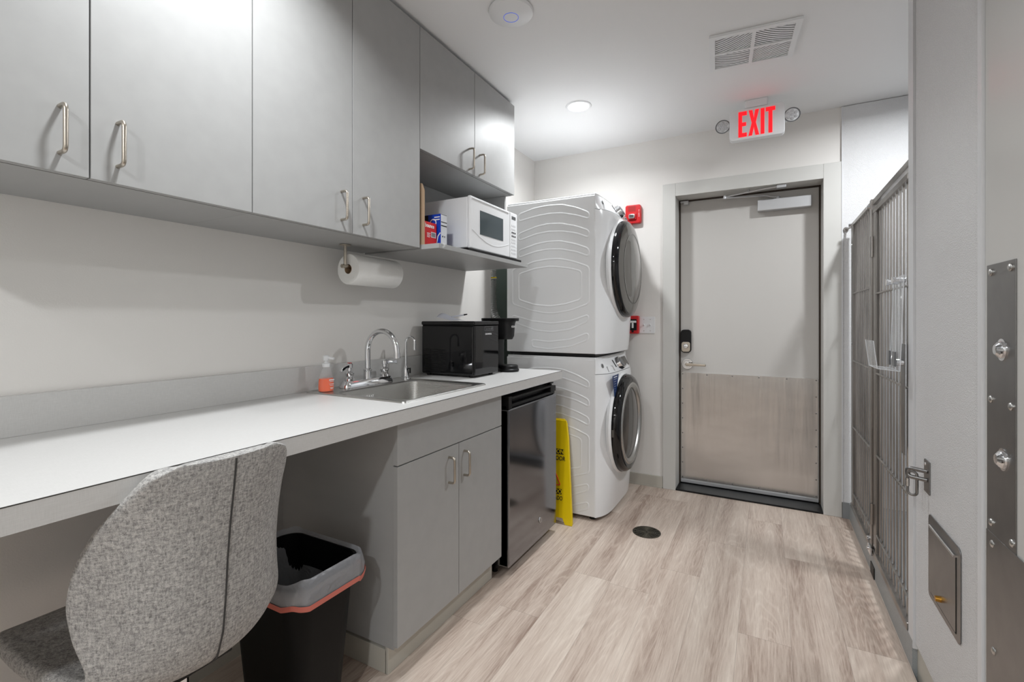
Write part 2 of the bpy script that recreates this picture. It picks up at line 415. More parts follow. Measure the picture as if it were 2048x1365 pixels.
# exit door
d1 = thing('door_1', (1.6, 3.77, 0), 'greige exit door with a brushed steel lower plate in the end wall', 'door', kind='structure')
FY = WY-.012
fr = MB()
F0, F1, FZ = 1.055, 2.148, 2.245
fr.box(F0, DX0, FY, FY+.035, 0, FZ).box(DX1, F1, FY, FY+.035, 0, FZ).box(DX0, DX1, FY, FY+.035, DZ, FZ)
fr.box(DX0-.012, DX0, FY+.03, 3.765, 0, DZ).box(DX1, DX1+.012, FY+.03, 3.765, 0, DZ).box(DX0-.01, DX1+.01, FY+.03, 3.765, DZ, DZ+.012)
fr.box(DX0-.03, DX0-.012, 3.68, 3.84, 0, DZ+.03).box(DX1+.012, DX1+.03, 3.68, 3.84, 0, DZ+.03)
fr.build('door_frame', M_frame, d1, bevel=.0025)
MB().box(DX0-.005, DX0+.008, 3.760, 3.775, 0, DZ).box(DX1-.008, DX1+.005, 3.760, 3.775, 0, DZ).box(DX0, DX1, 3.760, 3.775, DZ-.008, DZ+.004).build('weather_seal', M_seal, d1)
B(DX0+.010, DX1-.010, 3.77, 3.815, .02, DZ-.010).build('door_leaf', M_door, d1, bevel=.002)
kp = B(1.160, 2.034, 3.7665, 3.77, .045, .850).build('kick_plate', M_kick, d1, bevel=.001); kp['label'] = 'large brushed steel plate on the lower door'
B(DX0+.012, DX1-.012, 3.762, 3.77, .018, .043).build('door_sweep', M_alum, d1, bevel=.002)
B(DX0, DX1, FY+.005, 3.86, 0, .012).build('threshold', M_black, d1, bevel=.003)
sc = MB()
for i in range(6):
    for z in (.838, .057): sc.lathe([(.005, 0), (.004, -.0015), (.0001, -.002)], (1.17+i*.854/5, 3.7665, z), 10, 'y')
for i in range(1, 7):
    for x in (1.17, 2.024): sc.lathe([(.005, 0), (.004, -.0015), (.0001, -.002)], (x, 3.7665, .057+i*.781/7), 10, 'y')
sc.build('plate_screws', M_darksteel, kp)
# closer
cl = B(1.675, 1.995, 3.710, 3.768, 2.005, 2.082).build('door_closer', M_alum, d1, bevel=.006, seg=3)
ar = MB()
ar.cyl((1.80, 3.735, 2.082), (1.80, 3.735, 2.098), .012)
ar.tube(fillet([(1.80, 3.735, 2.096), (1.765, 3.735, 2.096), (1.735, 3.728, 2.112), (1.47, 3.665, 2.112)], .02), .006, 8)
ar.tube([(1.47, 3.665, 2.120), (1.70, 3.64, 2.138), (1.80, 3.63, 2.142)], .0065, 8)
ar.cyl((1.47, 3.665, 2.105), (1.47, 3.665, 2.128), .011)
ar.cyl((1.62, 3.646, 2.13), (1.62, 3.646, 2.147), .007)
ar.build('closer_arm', M_alum, cl)
B(1.79, 1.845, 3.612, 3.65, 2.128, 2.150).build('arm_shoe', M_alum, cl, bevel=.003)
MB().box(1.158, 1.215, 3.735, 3.77, 2.128, 2.140).box(1.182, 1.215, 3.735, 3.77, 2.112, 2.130).build('door_contact', M_alum, d1, bevel=.002)
# keypad deadbolt
ln = lambda a, b, d: (1.196+a, 3.769-d, 1.087+b)
lk = MB().prism(rrect(.074, .172, .024), ln, 0, .026).build('deadbolt', M_black, d1, bevel=.004)
MB().prism([(a, b-.043) for a, b in rrect(.062, .074, .018)], ln, .025, .029).build('deadbolt_plate', M_nickel, lk, bevel=.002)
t = MB(); t.lathe([(.020, .029), (.020, .036), (.016, .038)], (1.196, 3.769, 1.050), 24, 'y') if False else t.cyl((1.196, 3.740, 1.050), (1.196, 3.730, 1.050), .020, .017, 24)
t.box(1.178, 1.214, 3.715, 3.731, 1.044, 1.056); t.build('thumb_turn', M_chrome, lk, bevel=.003)
# lever
lv = MB(); lv.cyl((1.205, 3.77, .915), (1.205, 3.758, .915), .042, .038, 32); lv.cyl((1.205, 3.758, .915), (1.205, 3.752, .915), .028, .026, 32)
lv.cyl((1.205, 3.752, .915), (1.205, 3.705, .915), .012, n=20)
lvo = lv.build('lever_rose', M_chrome, d1)
MB().prism([(0, .013), (.06, .009), (.135, .006), (.135, -.010), (.06, -.010), (0, -.013), (-.012, 0)], lambda a, b, d: (1.205+a, 3.712-d, .915+b), 0, .014).build('lever_handle', M_nickel, lvo, bevel=.004)

# ================================================================== CEILING FITTINGS
def downlight(x, y, label, power, spread=170):
    t = thing('recessed_downlight', (x, y, CEIL), label, 'ceiling light', 'recessed ceiling lights')
    MB().lathe([(.062, -.0005), (.066, -.006), (.078, -.005), (.082, 0)], (x, y, CEIL), 40, cap0=False, cap1=False).build('trim_ring', M_whitepl, t)
    MB().lathe([(.063, -.003), (.03, -.0045), (.0001, -.005)], (x, y, CEIL), 40, cap0=False).build('lens', M_lens, t)
    l = lamp(x, y, CEIL-.008, power, spread=spread)
    l.parent = t; l.matrix_local = Matrix.Translation((0, 0, -.008))
    return t
downlight(.69, 2.81, 'glowing round recessed light above the stacked washer and dryer', AISLE_POWER*.76, 156)
downlight(.73, .75, 'round recessed light above the desk end of the counter', AISLE_POWER*.74, 142)
downlight(.73, -1.3, 'unseen fill light added behind the camera over the aisle', AISLE_POWER*.35)  # weak fill lamp added out of view, built like the ceiling fittings
downlight(1.60, -1.3, 'strong unseen fill light added behind the camera near the right wall', AISLE_POWER*1.75)  # main added fill, unseen, brightens surfaces that face the camera
downlight(2.50, 2.81, 'round recessed light above the kennel behind the cage front', AISLE_POWER*1.25)

ap = thing('wireless_access_point', (.752, 1.805, CEIL), 'white saucer-shaped ceiling device with a small ring at its centre', 'access point')
MB().lathe([(.094, 0), (.098, -.006), (.094, -.016), (.07, -.026), (.034, -.030), (.0001, -.0305)], (.752, 1.805, CEIL), 56).build('housing', M_whitepl, ap)
MB().tube([(.752+.032*math.cos(a), 1.805+.032*math.sin(a), CEIL-.0302) for a in [2*PI*i/40 for i in range(40)]], .0012, 6, closed=True).build('status_ring', M_bluering, ap)

# exhaust vent
def clip_poly(poly, x0, x1, y0, y1):
    def cut(P, f, inter):
        out = []
        for i in range(len(P)):
            a, b = P[i-1], P[i]
            ia, ib = f(a), f(b)
            if ia != ib: out.append(inter(a, b))
            if ib: out.append(b)
        return out
    def ix(X): return lambda a, b: (X, a[1]+(b[1]-a[1])*(X-a[0])/(b[0]-a[0]))
    def iy(Y): return lambda a, b: (a[0]+(b[0]-a[0])*(Y-a[1])/(b[1]-a[1]), Y)
    P = poly
    for f, g in ((lambda p: p[0] >= x0-1e-9, ix(x0)), (lambda p: p[0] <= x1+1e-9, ix(x1)), (lambda p: p[1] >= y0-1e-9, iy(y0)), (lambda p: p[1] <= y1+1e-9, iy(y1))):
        if len(P) < 3: return []
        P = cut(P, f, g)
    return P if len(P) >= 3 else []
vt = thing('exhaust_vent', (1.668, 2.595, CEIL), 'white square exhaust grille with slanted slots on the ceiling', 'vent', rz=math.radians(5))
VW, VH = .385, .335
MB().box(-VW/2+.025, VW/2-.025, -VH/2+.022, VH/2-.022, -.003, -.001).build('dark_backing', M_void, vt, local=True)
gm = MB()
fnv = lambda a, b, d: (a, b, -.004-d)
def ringbox(x0, x1, y0, y1): gm.box(x0, x1, y0, y1, -.013, -.001)
bw = .025
ringbox(-VW/2, VW/2, -VH/2, -VH/2+bw); ringbox(-VW/2, VW/2, VH/2-bw, VH/2); ringbox(-VW/2, -VW/2+bw, -VH/2+bw, VH/2-bw); ringbox(VW/2-bw, VW/2, -VH/2+bw, VH/2-bw)
ringbox(-.008, .008, -VH/2+bw, VH/2-bw); ringbox(-VW/2+bw, VW/2-bw, -.007, .007)
for qx in (-1, 1):
    for qy in (-1, 1):
        x0, x1 = (.008, VW/2-bw) if qx > 0 else (-VW/2+bw, -.008)
        y0, y1 = (.007, VH/2-bw) if qy > 0 else (-VH/2+bw, -.007)
        s_ = -qx*qy
        for k in range(-16, 17):
            c0 = k*.0178; wd = .0098
            nseg = 5; prev = None
            for q in range(nseg):
                xa = x0+(x1-x0)*q/nseg; xb = x0+(x1-x0)*(q+1)/nseg
                cv = lambda x: s_*.62*(x-(x0+x1)/2)+.18*((x-(x0+x1)/2)**2)/.08*qy
                ya, yb = cv(xa)+(y0+y1)/2+c0, cv(xb)+(y0+y1)/2+c0
                P = clip_poly([(xa, ya), (xb, yb), (xb, yb+wd), (xa, ya+wd)], x0, x1, y0, y1)
                if P: gm.prism(P, fnv, .0, .003)
gm.box(-.012, .012, -.010, .010, -.0135, -.001)
gm.build('grille', M_whitepl, vt, local=True)

# exit sign
ex = thing('exit_sign', (1.675, 3.25, CEIL), 'white EXIT sign with red letters hanging from the ceiling', 'exit sign')
fx = lambda a, b, d: (1.676+a, 3.225+d, 2.447+b)
MB().prism(rrect(.300, .188, .022), fx, 0, .045).build('housing', M_whitepl, ex, bevel=.004)
MB().prism(rrect(.128, .05, .012), lambda a, b, d: (1.675+a, 3.25+b, CEIL-d), 0, .048).build('canopy', M_whitepl, ex, bevel=.004)
LT = {'E': [(0, 0), (.046, 0), (.046, .024), (.020, .024), (.020, .066), (.042, .066), (.042, .088), (.020, .088), (.020, .131), (.046, .131), (.046, .155), (0, .155)],
      'X': [(0, 0), (.020, 0), (.029, .052), (.038, 0), (.058, 0), (.040, .0775), (.057, .155), (.037, .155), (.029, .105), (.021, .155), (.001, .155), (.018, .0775)],
      'I': [(0, 0), (.020, 0), (.020, .155), (0, .155)],
      'T': [(.015, 0), (.035, 0), (.035, .131), (.050, .131), (.050, .155), (0, .155), (0, .131), (.015, .131)]}
for ch, xo in (('E', -.098), ('X', -.043), ('I', .023), ('T', .050)):
    MB().prism([(a+xo, b-.0775) for a, b in LT[ch]], fx, -.002, .0).build('letter', M_exit, ex, flat=True)
for s_ in (-1, 1):
    x = 1.676+s_*.187
    h = MB().cyl((x-s_*.05, 3.245, 2.425), (x-s_*.005, 3.24, 2.44), .010, n=12)
    h.lathe([(.026, 0), (.038, -.02), (.041, -.034), (.038, -.036)], (x, 3.265, 2.455), 28, 'y')
    hd = h.build('lamp_head', M_whitepl, ex)
    q = MB().lathe([(.041, -.030), (.043, -.037), (.037, -.038)], (x, 3.265, 2.455), 28, 'y', False, False)
    q.build('bezel', M_badge, hd)
    q = MB()
    for i in range(7):
        a, r = (0, 0) if i == 6 else (i*PI/3, .022)
        q.lathe([(.010, -.0362), (.008, -.040), (.0001, -.042)], (x+r*math.sin(a), 3.265, 2.455+r*math.cos(a)), 12, 'y')
    q.build('led_cluster', M_alum, hd)

# ================================================================== END WALL FITTINGS
fa = thing('fire_alarm_strobe', (.843, WY, 2.045), 'red fire alarm horn with clear strobe on the wall above the dryer door', 'fire alarm')
fw = lambda a, b, d: (.843+a, WY-d, 2.045+b)
MB().prism(rrect(.115, .140, .016), fw, 0, .045).build('housing', M_red, fa, bevel=.006, seg=3)
gl = MB()
for i in range(-3, 4):
    for j in range(-2, 3): gl.box(.836+i*.008-.002, .836+i*.008+.002, WY-.0462, WY-.044, 2.085+j*.008-.002, 2.085+j*.008+.002)
gl.build('horn_grille', M_seal, fa)
MB().prism([(a-.004, b-.020) for a, b in rrect(.060, .048, .006)], fw, .044, .058).build('strobe_base', M_red, fa, bevel=.004)
MB().prism([(a-.004, b-.020) for a, b in rrect(.046, .034, .010)], fw, .058, .072).build('strobe_lens', M_chrome, fa, bevel=.006)
for j, chs in enumerate('FIRE'): text(chs, 'lettering', M_whiteink, fa, (.889, WY-.0456, 2.068-j*.014), .014, FACE_Y)

ps = thing('fire_pull_station', (.842, WY, 1.21), 'red manual pull station on the wall beside the light switches', 'pull station')
fp = lambda a, b, d: (.842+a, WY-d, 1.21+b)
MB().prism(rrect(.085, .135, .008), fp, 0, .045).build('housing', M_red, ps, bevel=.005)
MB().prism(rrect(.060, .085, .004), fp, .043, .047).build('recess_plate', M_black, ps)
MB().box(.815, .869, WY-.058, WY-.045, 1.225, 1.240).box(.835, .849, WY-.056, WY-.045, 1.185, 1.226).build('pull_handle', M_whiteink, ps, bevel=.003)
MB().cyl((.842, WY-.049, 1.160), (.842, WY-.044, 1.160), .008, n=16).build('key_lock', M_black, ps)

sw = thing('light_switch_plate', (.94, WY, 1.207), 'white double toggle switch plate between washer and exit door', 'light switch')
fs_ = lambda a, b, d: (.940+a, WY-d, 1.207+b)
MB().prism(rrect(.116, .124, .005), fs_, 0, .006).build('cover_plate', M_whitepl, sw, bevel=.003)
for s_ in (-.023, .023):
    MB().prism([(a+s_, b) for a, b in rrect(.011, .026, .001, 2)], fs_, .005, .008).build('toggle_bezel', M_whitepl, sw)
    MB().add([(.940+s_+dx, WY-d, 1.207+z) for dx in (-.004, .004) for d, z in ((.006, -.008), (.020, .004), (.019, .012), (.006, .006))],
             [(0, 1, 2, 3), (7, 6, 5, 4), (0, 4, 5, 1), (1, 5, 6, 2), (2, 6, 7, 3), (3, 7, 4, 0)]).build('toggle', M_whitepl, sw, bevel=.001)
    for z in (-.043, .043): MB().lathe([(.0035, 0), (.002, -.001), (.0001, -.0012)], (.940+s_, WY-.0062, 1.207+z), 10, 'y').build('screw', M_steel, sw)

# ================================================================== CABINETS
def bar_handle(x, y, z0, z1, parent, out=.032, r=.0048):
    p = fillet([(x, y, z0), (x+out, y, z0), (x+out, y, z1), (x, y, z1)], .013, 6)
    return MB().tube(p, r, 12).build('handle', M_nickel, parent)
UZ0, UX = 1.565, .36
def upper_cab(y0, y1, label, z0=UZ0):
    ym = (y0+y1)/2
    t = thing('wall_cabinet', (0, ym, z0), label, 'cabinet', 'grey wall cabinets')
    B(0.001, UX-.021, y0+.0005, y1-.0005, z0+.002, 2.582).build('carcass', M_cab, t)
    for a, b, hy in ((y0, ym, ym-.053), (ym, y1, ym+.053)):
        d = B(UX-.0195, UX, a+.0015, b-.0015, z0+.003, 2.566).build('door', M_cab, t, bevel=.0008, seg=1)
        bar_handle(UX-.001, hy, z0+.045 if z0 < 1.9 else z0+.022, z0+.148 if z0 < 1.9 else z0+.128, d)
    return t
upper_cab(.105, .885, 'long grey two-door wall cabinet above the desk end of the counter')
upper_cab(.885, 1.67, 'grey two-door wall cabinet above the paper towel holder')
c3 = upper_cab(1.67, 2.573, 'short grey two-door wall cabinet above the microwave', 2.012)
# open niche under it belongs to the same hung unit
B(0.001, .012, 1.671, 2.573, 1.586, 2.012).build('niche_back', M_cab, c3)
B(0.012, .30, 2.555, 2.573, 1.586, 2.012).build('niche_side', M_cab, c3)
B(0.001, .45, 1.69, 2.573, 1.564, 1.586).build('shelf', M_cab, c3, bevel=.0008, seg=1)
struct('trim_filler', B(0, UX-.03, .105, 2.573, 2.582, CEIL), M_cabin)

# counter
CT, CB = .94, .893
SX0, SX1, SY0, SY1 = .041, .578, 1.318, 1.893
ct = thing('countertop', (.3, 1.0, CT), 'long pale linen-pattern laminate countertop with upstand along the left wall', 'countertop')
cm = MB()
ix0, ix1, iy0, iy1 = SX0+.02, SX1-.02, SY0+.02, SY1-.02
cm.box(0.001, .65, -.9, iy0, CB, CT).box(0.001, .65, iy1, 2.636, CB, CT).box(0.001, ix0, iy0, iy1, CB, CT).box(ix1, .65, iy0, iy1, CB, CT)
cm.build('worktop', M_counter, ct)
B(.650, .6512, -.9, 2.636, CB, CT-.0015).build('edge_band', M_counter, ct)
B(.6490, .6514, -.9, 2.636, CT-.0016, CT+.0001).build('edge_seam', M_seam, ct)
B(.001, .020, -.9, 2.600, CT, 1.046).build('backsplash', M_counter, ct, bevel=.001)

# base cabinet
BY0, BY1, BX = 1.234, 1.955, .62
bc = thing('base_cabinet', (.3, 1.6, 0), 'grey two-door sink base cabinet under the counter beside the small fridge', 'cabinet')
cr = MB().box(.013, BX-.022, BY0+.004, BY0+.022, .103, CB-.001).box(.013, BX-.022, BY1-.018, BY1, .103, CB-.001).box(.013, BX-.022, BY0+.022, BY1-.018, .103, .12).box(BX-.04, BX-.022, BY0+.02, BY1-.018, .12, .885).box(.013, .02, BY0+.02, BY1-.018, .12, .6)
cr.build('carcass', M_cab, bc)
B(BX-.02, BX, BY0, BY1-.002, .742, CB-.004).build('false_drawer_front', M_cab, bc, bevel=.0008, seg=1)
for a, b, hy in ((BY0, 1.599, 1.53), (1.602, BY1-.002, 1.637)):
    d = B(BX-.02, BX, a, b, .118, .738).build('door', M_cab, bc, bevel=.0008, seg=1)
    bar_handle(BX-.001, hy, .598, .698, d, out=.03)
MB().box(.013, .552, BY0+.026, BY1-.02, 0, .103).build('plinth', M_cove, bc)
MB().box(.013, .558, BY0+.012, BY0+.026, 0, .085).box(.552, .566, BY0+.012, BY1, 0, .103).build('cove_base', M_cove, bc, bevel=.002)
B(.001, .013, BY0-.028, BY0+.004, .10, CB-.001).build('scribe_strip', M_cab, bc)

# sink
sk = thing('drop_in_sink', (.31, 1.6, CT), 'stainless steel drop-in sink let into the countertop', 'sink')
def rl(cx, cy, w_, h_, r, z, n=6): return [(cx+a, cy+b, z) for a, b in rrect(w_, h_, r, n)]
cx, cy, W_, H_ = (SX0+SX1)/2, (SY0+SY1)/2, SX1-SX0, SY1-SY0
bx0, bx1, by0, by1 = .165, .545, 1.365, 1.846
bx, by, bw_, bh_ = (bx0+bx1)/2, (by0+by1)/2, bx1-bx0, by1-by0
rim = MB().loft([rl(cx, cy, W_, H_, .018, CT), rl(cx, cy, W_-.004, H_-.004, .017, CT+.005), rl(cx, cy, W_-.012, H_-.012, .014, CT+.007), rl(cx, cy, W_-.022, H_-.022, .010, CT+.0035),
                 rl(bx, by, bw_+.012, bh_+.012, .056, CT+.0035), rl(bx, by, bw_, bh_, .05, CT-.002)], False, False)
rim.build('rim', M_steel, sk)
bowl = MB().loft([rl(bx, by, bw_, bh_, .05, CT-.002, 8), rl(bx, by, bw_-.012, bh_-.012, .048, CT-.10, 8), rl(bx, by, bw_-.03, bh_-.03, .05, CT-.165, 8), rl(bx, by, bw_-.08, bh_-.08, .05, CT-.185, 8), rl(bx, by, .10, .10, .049, CT-.19, 8)], False, True)
bowl.build('bowl', M_steel, sk)
MB().lathe([(.04, 0), (.043, .002), (.03, .001), (.02, -.004)], (bx, by, CT-.189), 28).build('drain', M_chrome, sk)
text('ELKAY', 'lettering', M_whiteink, sk, (bx0+.0165, 1.545, CT-.035), .016, FACE_X, ext=.0001)
ZD = CT+.0035
# faucet
fc = thing('gooseneck_faucet', (.10, 1.612, ZD), 'chrome two-handle gooseneck faucet on the back of the sink', 'faucet')
fq = lambda a, b, d: (.098+a, 1.612+b, ZD+d)
base = MB().loft([[fq(a, b, 0) for a, b in rrect(.062, .300, .022)], [fq(a, b, .012) for a, b in rrect(.060, .298, .022)], [fq(a, b, .030) for a, b in rrect(.040, .276, .014)]])
base.build('faucet_base', M_chrome, fc, bevel=.002)
sp = MB().cyl((.098, 1.612, ZD+.028), (.098, 1.612, ZD+.065), .0185, .0165, 24)
sp.lathe([(.017, .062), (.0195, .066), (.0195, .072), (.015, .076)], (.098, 1.612, ZD), 24)
R_ = .088
pts = [(.098, 1.612, ZD+.07), (.098, 1.612, 1.105)]+[(.098+R_-R_*math.cos(a), 1.612, 1.105+R_*math.sin(a)) for a in [PI*i/16*1.0 for i in range(1, 16)]]+[(.098+2*R_+.002, 1.612, 1.095)]
sp.tube(pts, .0125, 16)
so = sp.build('spout', M_chrome, fc)
MB().cyl((.276, 1.612, 1.097), (.277, 1.612, 1.072), .0142, .0142, 20).build('aerator', M_chrome, so)
for y, s_, mm in ((1.505, -1, M_red), (1.722, 1, M_chrome)):
    hb = MB().lathe([(.021, .028), (.021, .04), (.015, .048), (.019, .056), (.021, .064), (.017, .070), (.010, .074), (.010, .086), (.014, .088), (.014, .104), (.011, .108)], (.098, y, ZD), 24)
    ho = hb.build('valve', M_chrome, fc)
    MB().prism([(0, .008), (.035, .003), (.062, -.004 if s_ < 0 else .010), (.066, -.022 if s_ < 0 else -.012), (.050, -.018 if s_ < 0 else -.008), (.03, -.008), (0, -.009)],
               lambda a, b, d: (.098+d+a*.25, y+s_*a, ZD+.096+b), -.008, .008).build('lever_handle', M_chrome, ho, bevel=.003)
    MB().cyl((.098, y, ZD+.107), (.098, y, ZD+.110), .0095, n=18).build('index_cap', mm, ho)
# filter tap
ff = thing('filter_tap', (.105, 1.868, ZD), 'slim chrome filtered-water tap at the corner of the sink beside the black ice maker', 'tap')
m_ = MB().lathe([(.024, 0), (.024, .003), (.015, .005), (.0145, .03), (.010, .062), (.0065, .068)], (.105, 1.868, ZD), 24)
m_.build('tap_base', M_chrome, ff)
r2 = .032
pts = [(.105, 1.868, ZD+.06), (.105, 1.868, 1.128)]+[(.105+(r2-r2*math.cos(a))*.9, 1.868, 1.128+r2*math.sin(a)) for a in [PI*i/12 for i in range(1, 12)]]+[(.105+2*r2*.9, 1.868, 1.118)]
MB().tube(pts, .0052, 12).cyl((.1626, 1.868, 1.122), (.1626, 1.868, 1.092), .0072, .0066, 14).build('spout', M_chrome, ff)
MB().tube([(.118, 1.868, ZD+.05), (.13, 1.872, ZD+.055), (.128, 1.874, ZD+.03)], .005, 8).build('lever', M_black, ff)

# soap
sp_ = thing('soap_bottle', (.105, 1.372, ZD), 'clear pump bottle half full of orange soap on the sink rim', 'soap bottle')
c_ = (.105, 1.372, ZD)
def ell(prof, sx, sy, c, n=28):
    return [[(c[0]+r*sx*math.cos(2*PI*i/n), c[1]+r*sy*math.sin(2*PI*i/n), c[2]+z) for i in range(n)] for r, z in prof]
MB().loft(ell([(.030, .001), (.034, .004), (.035, .02), (.034, .045), (.030, .062), (.022, .086), (.014, .102), (.012, .106)], .75, 1.0, c_), True, False).build('bottle', M_bottle, sp_)
MB().loft(ell([(.029, .002), (.0325, .005), (.0335, .02), (.0325, .045), (.0305, .055)], .75, 1.0, c_)).build('soap', M_orange, sp_)
MB().lathe([(.014, .102), (.0155, .104), (.0155, .118), (.009, .120), (.006, .128), (.012, .130), (.013, .148), (.008, .152)], c_, 24).build('pump', M_whitepl, sp_)
MB().cyl((c_[0]+.006, c_[1], c_[2]+.142), (c_[0]+.036, c_[1]+.010, c_[2]+.138), .006, .005, 12).build('nozzle', M_whitepl, sp_)
q = MB()
for i, (a, wd) in enumerate(((.0, .026), (.008, .020), (.018, .024), (.024, .018), (.034, .015), (.038, .012))):
    q.box(c_[0]+.0262, c_[0]+.0270, c_[1]+.002-wd/2+.004, c_[1]+.002+wd/2+.004, c_[2]+.052-a-(.0045 if i == 0 else .0016), c_[2]+.052-a)
q.build('printed_lines', M_whiteink, sp_)

# ice maker
ic = thing('ice_maker', (.22, 2.18, CT), 'glossy black countertop ice maker beside the sink', 'ice maker')
IX0, IX1, IY0, IY1 = .050, .395, 2.062, 2.315
B(IX0+.004, IX1-.008, IY0+.004, IY1-.004, 1.20, 1.22).build('lid_gap_shade', M_void, ic)  # black inner box, puts the shade of the lid gap in as colour
B(IX0, IX1-.006, IY0, IY1, .952, 1.214).build('body', M_blackgloss, ic, bevel=.008, seg=3)
B(IX1-.010, IX1+.002, IY0+.004, IY1-.003, .952, 1.214).build('front_panel', M_blackgloss, ic, bevel=.006, seg=3)
B(IX0-.003, IX1+.003, IY0-.002, IY1+.002, 1.217, 1.238).build('lid', M_blackgloss, ic, bevel=.007, seg=3)
q = MB()
for i in range(13):
    for j in range(3): q.box(.075+j*.048, .117+j*.048, IY0-.0012, IY0+.001, .968+i*.0095, .9715+i*.0095)
q.build('side_grille', M_void, ic)
q = MB(); dz0, dz1, dy0, dy1 = 1.186, 1.208, IY0+.098, IY0+.190
for a in ((dy0, dy1, dz0, dz0+.0015), (dy0, dy1, dz1-.0015, dz1), (dy0, dy0+.0015, dz0, dz1), (dy1-.0015, dy1, dz0, dz1)): q.box(IX1+.0015, IX1+.003, *a)
for i in range(4): q.box(IX1+.0015, IX1+.003, dy0+.016+i*.016, dy0+.022+i*.016, dz0+.006, dz0+.012)
q.box(IX1+.0015, IX1+.003, dy1-.017, dy1-.008, dz0+.005, dz0+.018)
q.build('display_outline', M_badge, ic)
text('CROWNFUL', 'lettering', M_whiteink, ic, (IX1+.0022, IY0+.140, 1.168), .012, FACE_X, ext=.0003)
for x in (.08, .36):
    for y in (IY0+.03, IY1-.03): MB().cyl((x, y, CT+.0005), (x, y, .953), .012, n=14).build('foot', M_black, ic)

# paper + pen
pp = MB().grid(lambda a, b: (.13+.10*a+.01*b, 2.09+.115*b, 1.2395+.012+.030*abs(math.sin(3.0*b+.3))*(.55+.45*math.cos(3*a))-.010*a), 10, 14).build('folded_paper', M_sheet, solid=.0008)
tag(pp, 'crumpled white sheet lying on top of the black ice maker', 'paper')
pe = thing('pen', (.24, 2.2, 1.24), 'black-tipped pen lying on the paper on the ice maker', 'pen')
MB().cyl((.19, 2.15, 1.262), (.232, 2.205, 1.273), .004, n=12).build('barrel', M_sheet, pe)
MB().cyl((.232, 2.205, 1.273), (.245, 2.222, 1.2765), .0045, .003, 12).build('cap', M_black, pe)

# pod coffee maker
kf = thing('pod_coffee_maker', (.33, 2.44, CT), 'tall slim black single-cup coffee maker at the end of the counter', 'coffee maker')
MB().loft([rl(.30, 2.455, .13, .115, .03, CT+.0005), rl(.30, 2.455, .13, .115, .03, CT+.018), rl(.30, 2.455, .12, .105, .03, CT+.022)]).build('base', M_blacksoft, kf, bevel=.002)
MB().lathe([(.058, .0005), (.061, .006), (.061, .014), (.056, .018), (.055, .034), (.051, .038), (.0001, .038)], (.385, 2.455, CT), 40).build('drip_tray', M_black, kf)
MB().loft([rl(.275, 2.455, .115, .105, .025, CT+.02), rl(.275, 2.455, .115, .105, .025, 1.21)]).build('column', M_black, kf, bevel=.002)
hd = MB().loft([rl(.35, 2.455, .105, .075, .034, 1.130), rl(.35, 2.455, .125, .085, .036, 1.150), rl(.345, 2.455, .145, .100, .042, 1.225), rl(.345, 2.455, .155, .108, .044, 1.238)]).build('brew_head', M_blacksoft, kf, bevel=.002)
MB().loft([rl(.325, 2.455, .225, .122, .045, 1.238), rl(.325, 2.455, .228, .125, .045, 1.254), rl(.325, 2.455, .22, .118, .042, 1.256)]).build('lid', M_black, kf, bevel=.001)
text('KEURIG', 'lettering', M_whiteink, hd, (.4185, 2.455, 1.205), .017, FACE_X, ext=.0004)

# paper towel
ph = thing('paper_towel_holder', (.146, 1.44, UZ0), 'nickel paper towel holder fixed under the wall cabinets', 'towel holder')
MB().lathe([(.024, 0), (.024, -.004), (.006, -.006)], (.146, 1.437, UZ0), 28).build('mounting_disc', M_nickel, ph)
MB().cyl((.146, 1.437, UZ0), (.146, 1.437, 1.466), .0068, n=16).build('post', M_nickel, ph)
MB().cyl((.146, 1.418, 1.4725), (.146, 1.752, 1.4725), .0085, n=16).build('rod', M_nickel, ph)
rr = thing('paper_towel_roll', (.146, 1.6, 1.46), 'full white roll of paper towel hanging under the wall cabinets', 'paper towel')
ZR = 1.4625
def spiral(r, n=64): return [(r*(1+.0)*math.cos(2*PI*i/n), r*math.sin(2*PI*i/n)) for i in range(n)]
pr = MB().loft([[(.146+a, y, ZR+b) for a, b in spiral(r)] for r, y in ((.0205, 1.453), (.064, 1.453), (.0665, 1.456), (.0665, 1.727), (.064, 1.730), (.0205, 1.730), (.0205, 1.453))], False, False)
pr.build('roll', M_paper, rr, ang=50)
MB().lathe([(.0203, 1.452), (.0203, 1.731), (.0185, 1.731), (.0185, 1.452)], (.146, 0, ZR), 32, 'y', False, False).build('core', M_card, rr)
MB().grid(lambda a, b: (.146-.0667*math.cos(.55*a-.28), 1.456+.271*b, ZR-.0667*math.sin(.55*a-.28)-.004*a), 6, 2).build('loose_sheet', M_paper, rr, solid=.0006)

# ================================================================== MICROWAVE SHELF
tr = tag(MB().box(.10, .425, 1.96, 2.512, 1.5865, 1.594).box(.405, .434, 1.952, 2.522, 1.588, 1.603).build('black_tray', M_black, bevel=.002), 'flat black tray under the white microwave on the cabinet shelf', 'tray')
mw = thing('microwave', (.23, 2.23, 1.6), 'white countertop microwave on the open shelf of the wall cabinet', 'microwave')
B(.075, .405, 1.985, 2.485, 1.610, 1.868).build('body', M_white, mw, bevel=.006, seg=3)
mdr = B(.405, .424, 1.982, 2.396, 1.606, 1.872).build('door', M_white, mw, bevel=.006, seg=3)
fm = lambda a, b, d: (.424+d, a, b)
MB().prism([(2.073, 1.688), (2.315, 1.688), (2.315, 1.812), (2.073, 1.812)], fm, -.001, .0015).build('window', M_mwglass, mdr)
MB().tube([(.4245, 2.00+.38*i/12, 1.682-.045*math.sin(PI*i/12*.98)+.02*(1-i/12)) for i in range(13)], .0013, 6).build('moulded_line', M_white, mdr)
MB().box(.424, .4275, 2.0, 2.38, 1.858, 1.862).build('top_ridge', M_white, mdr, bevel=.001)
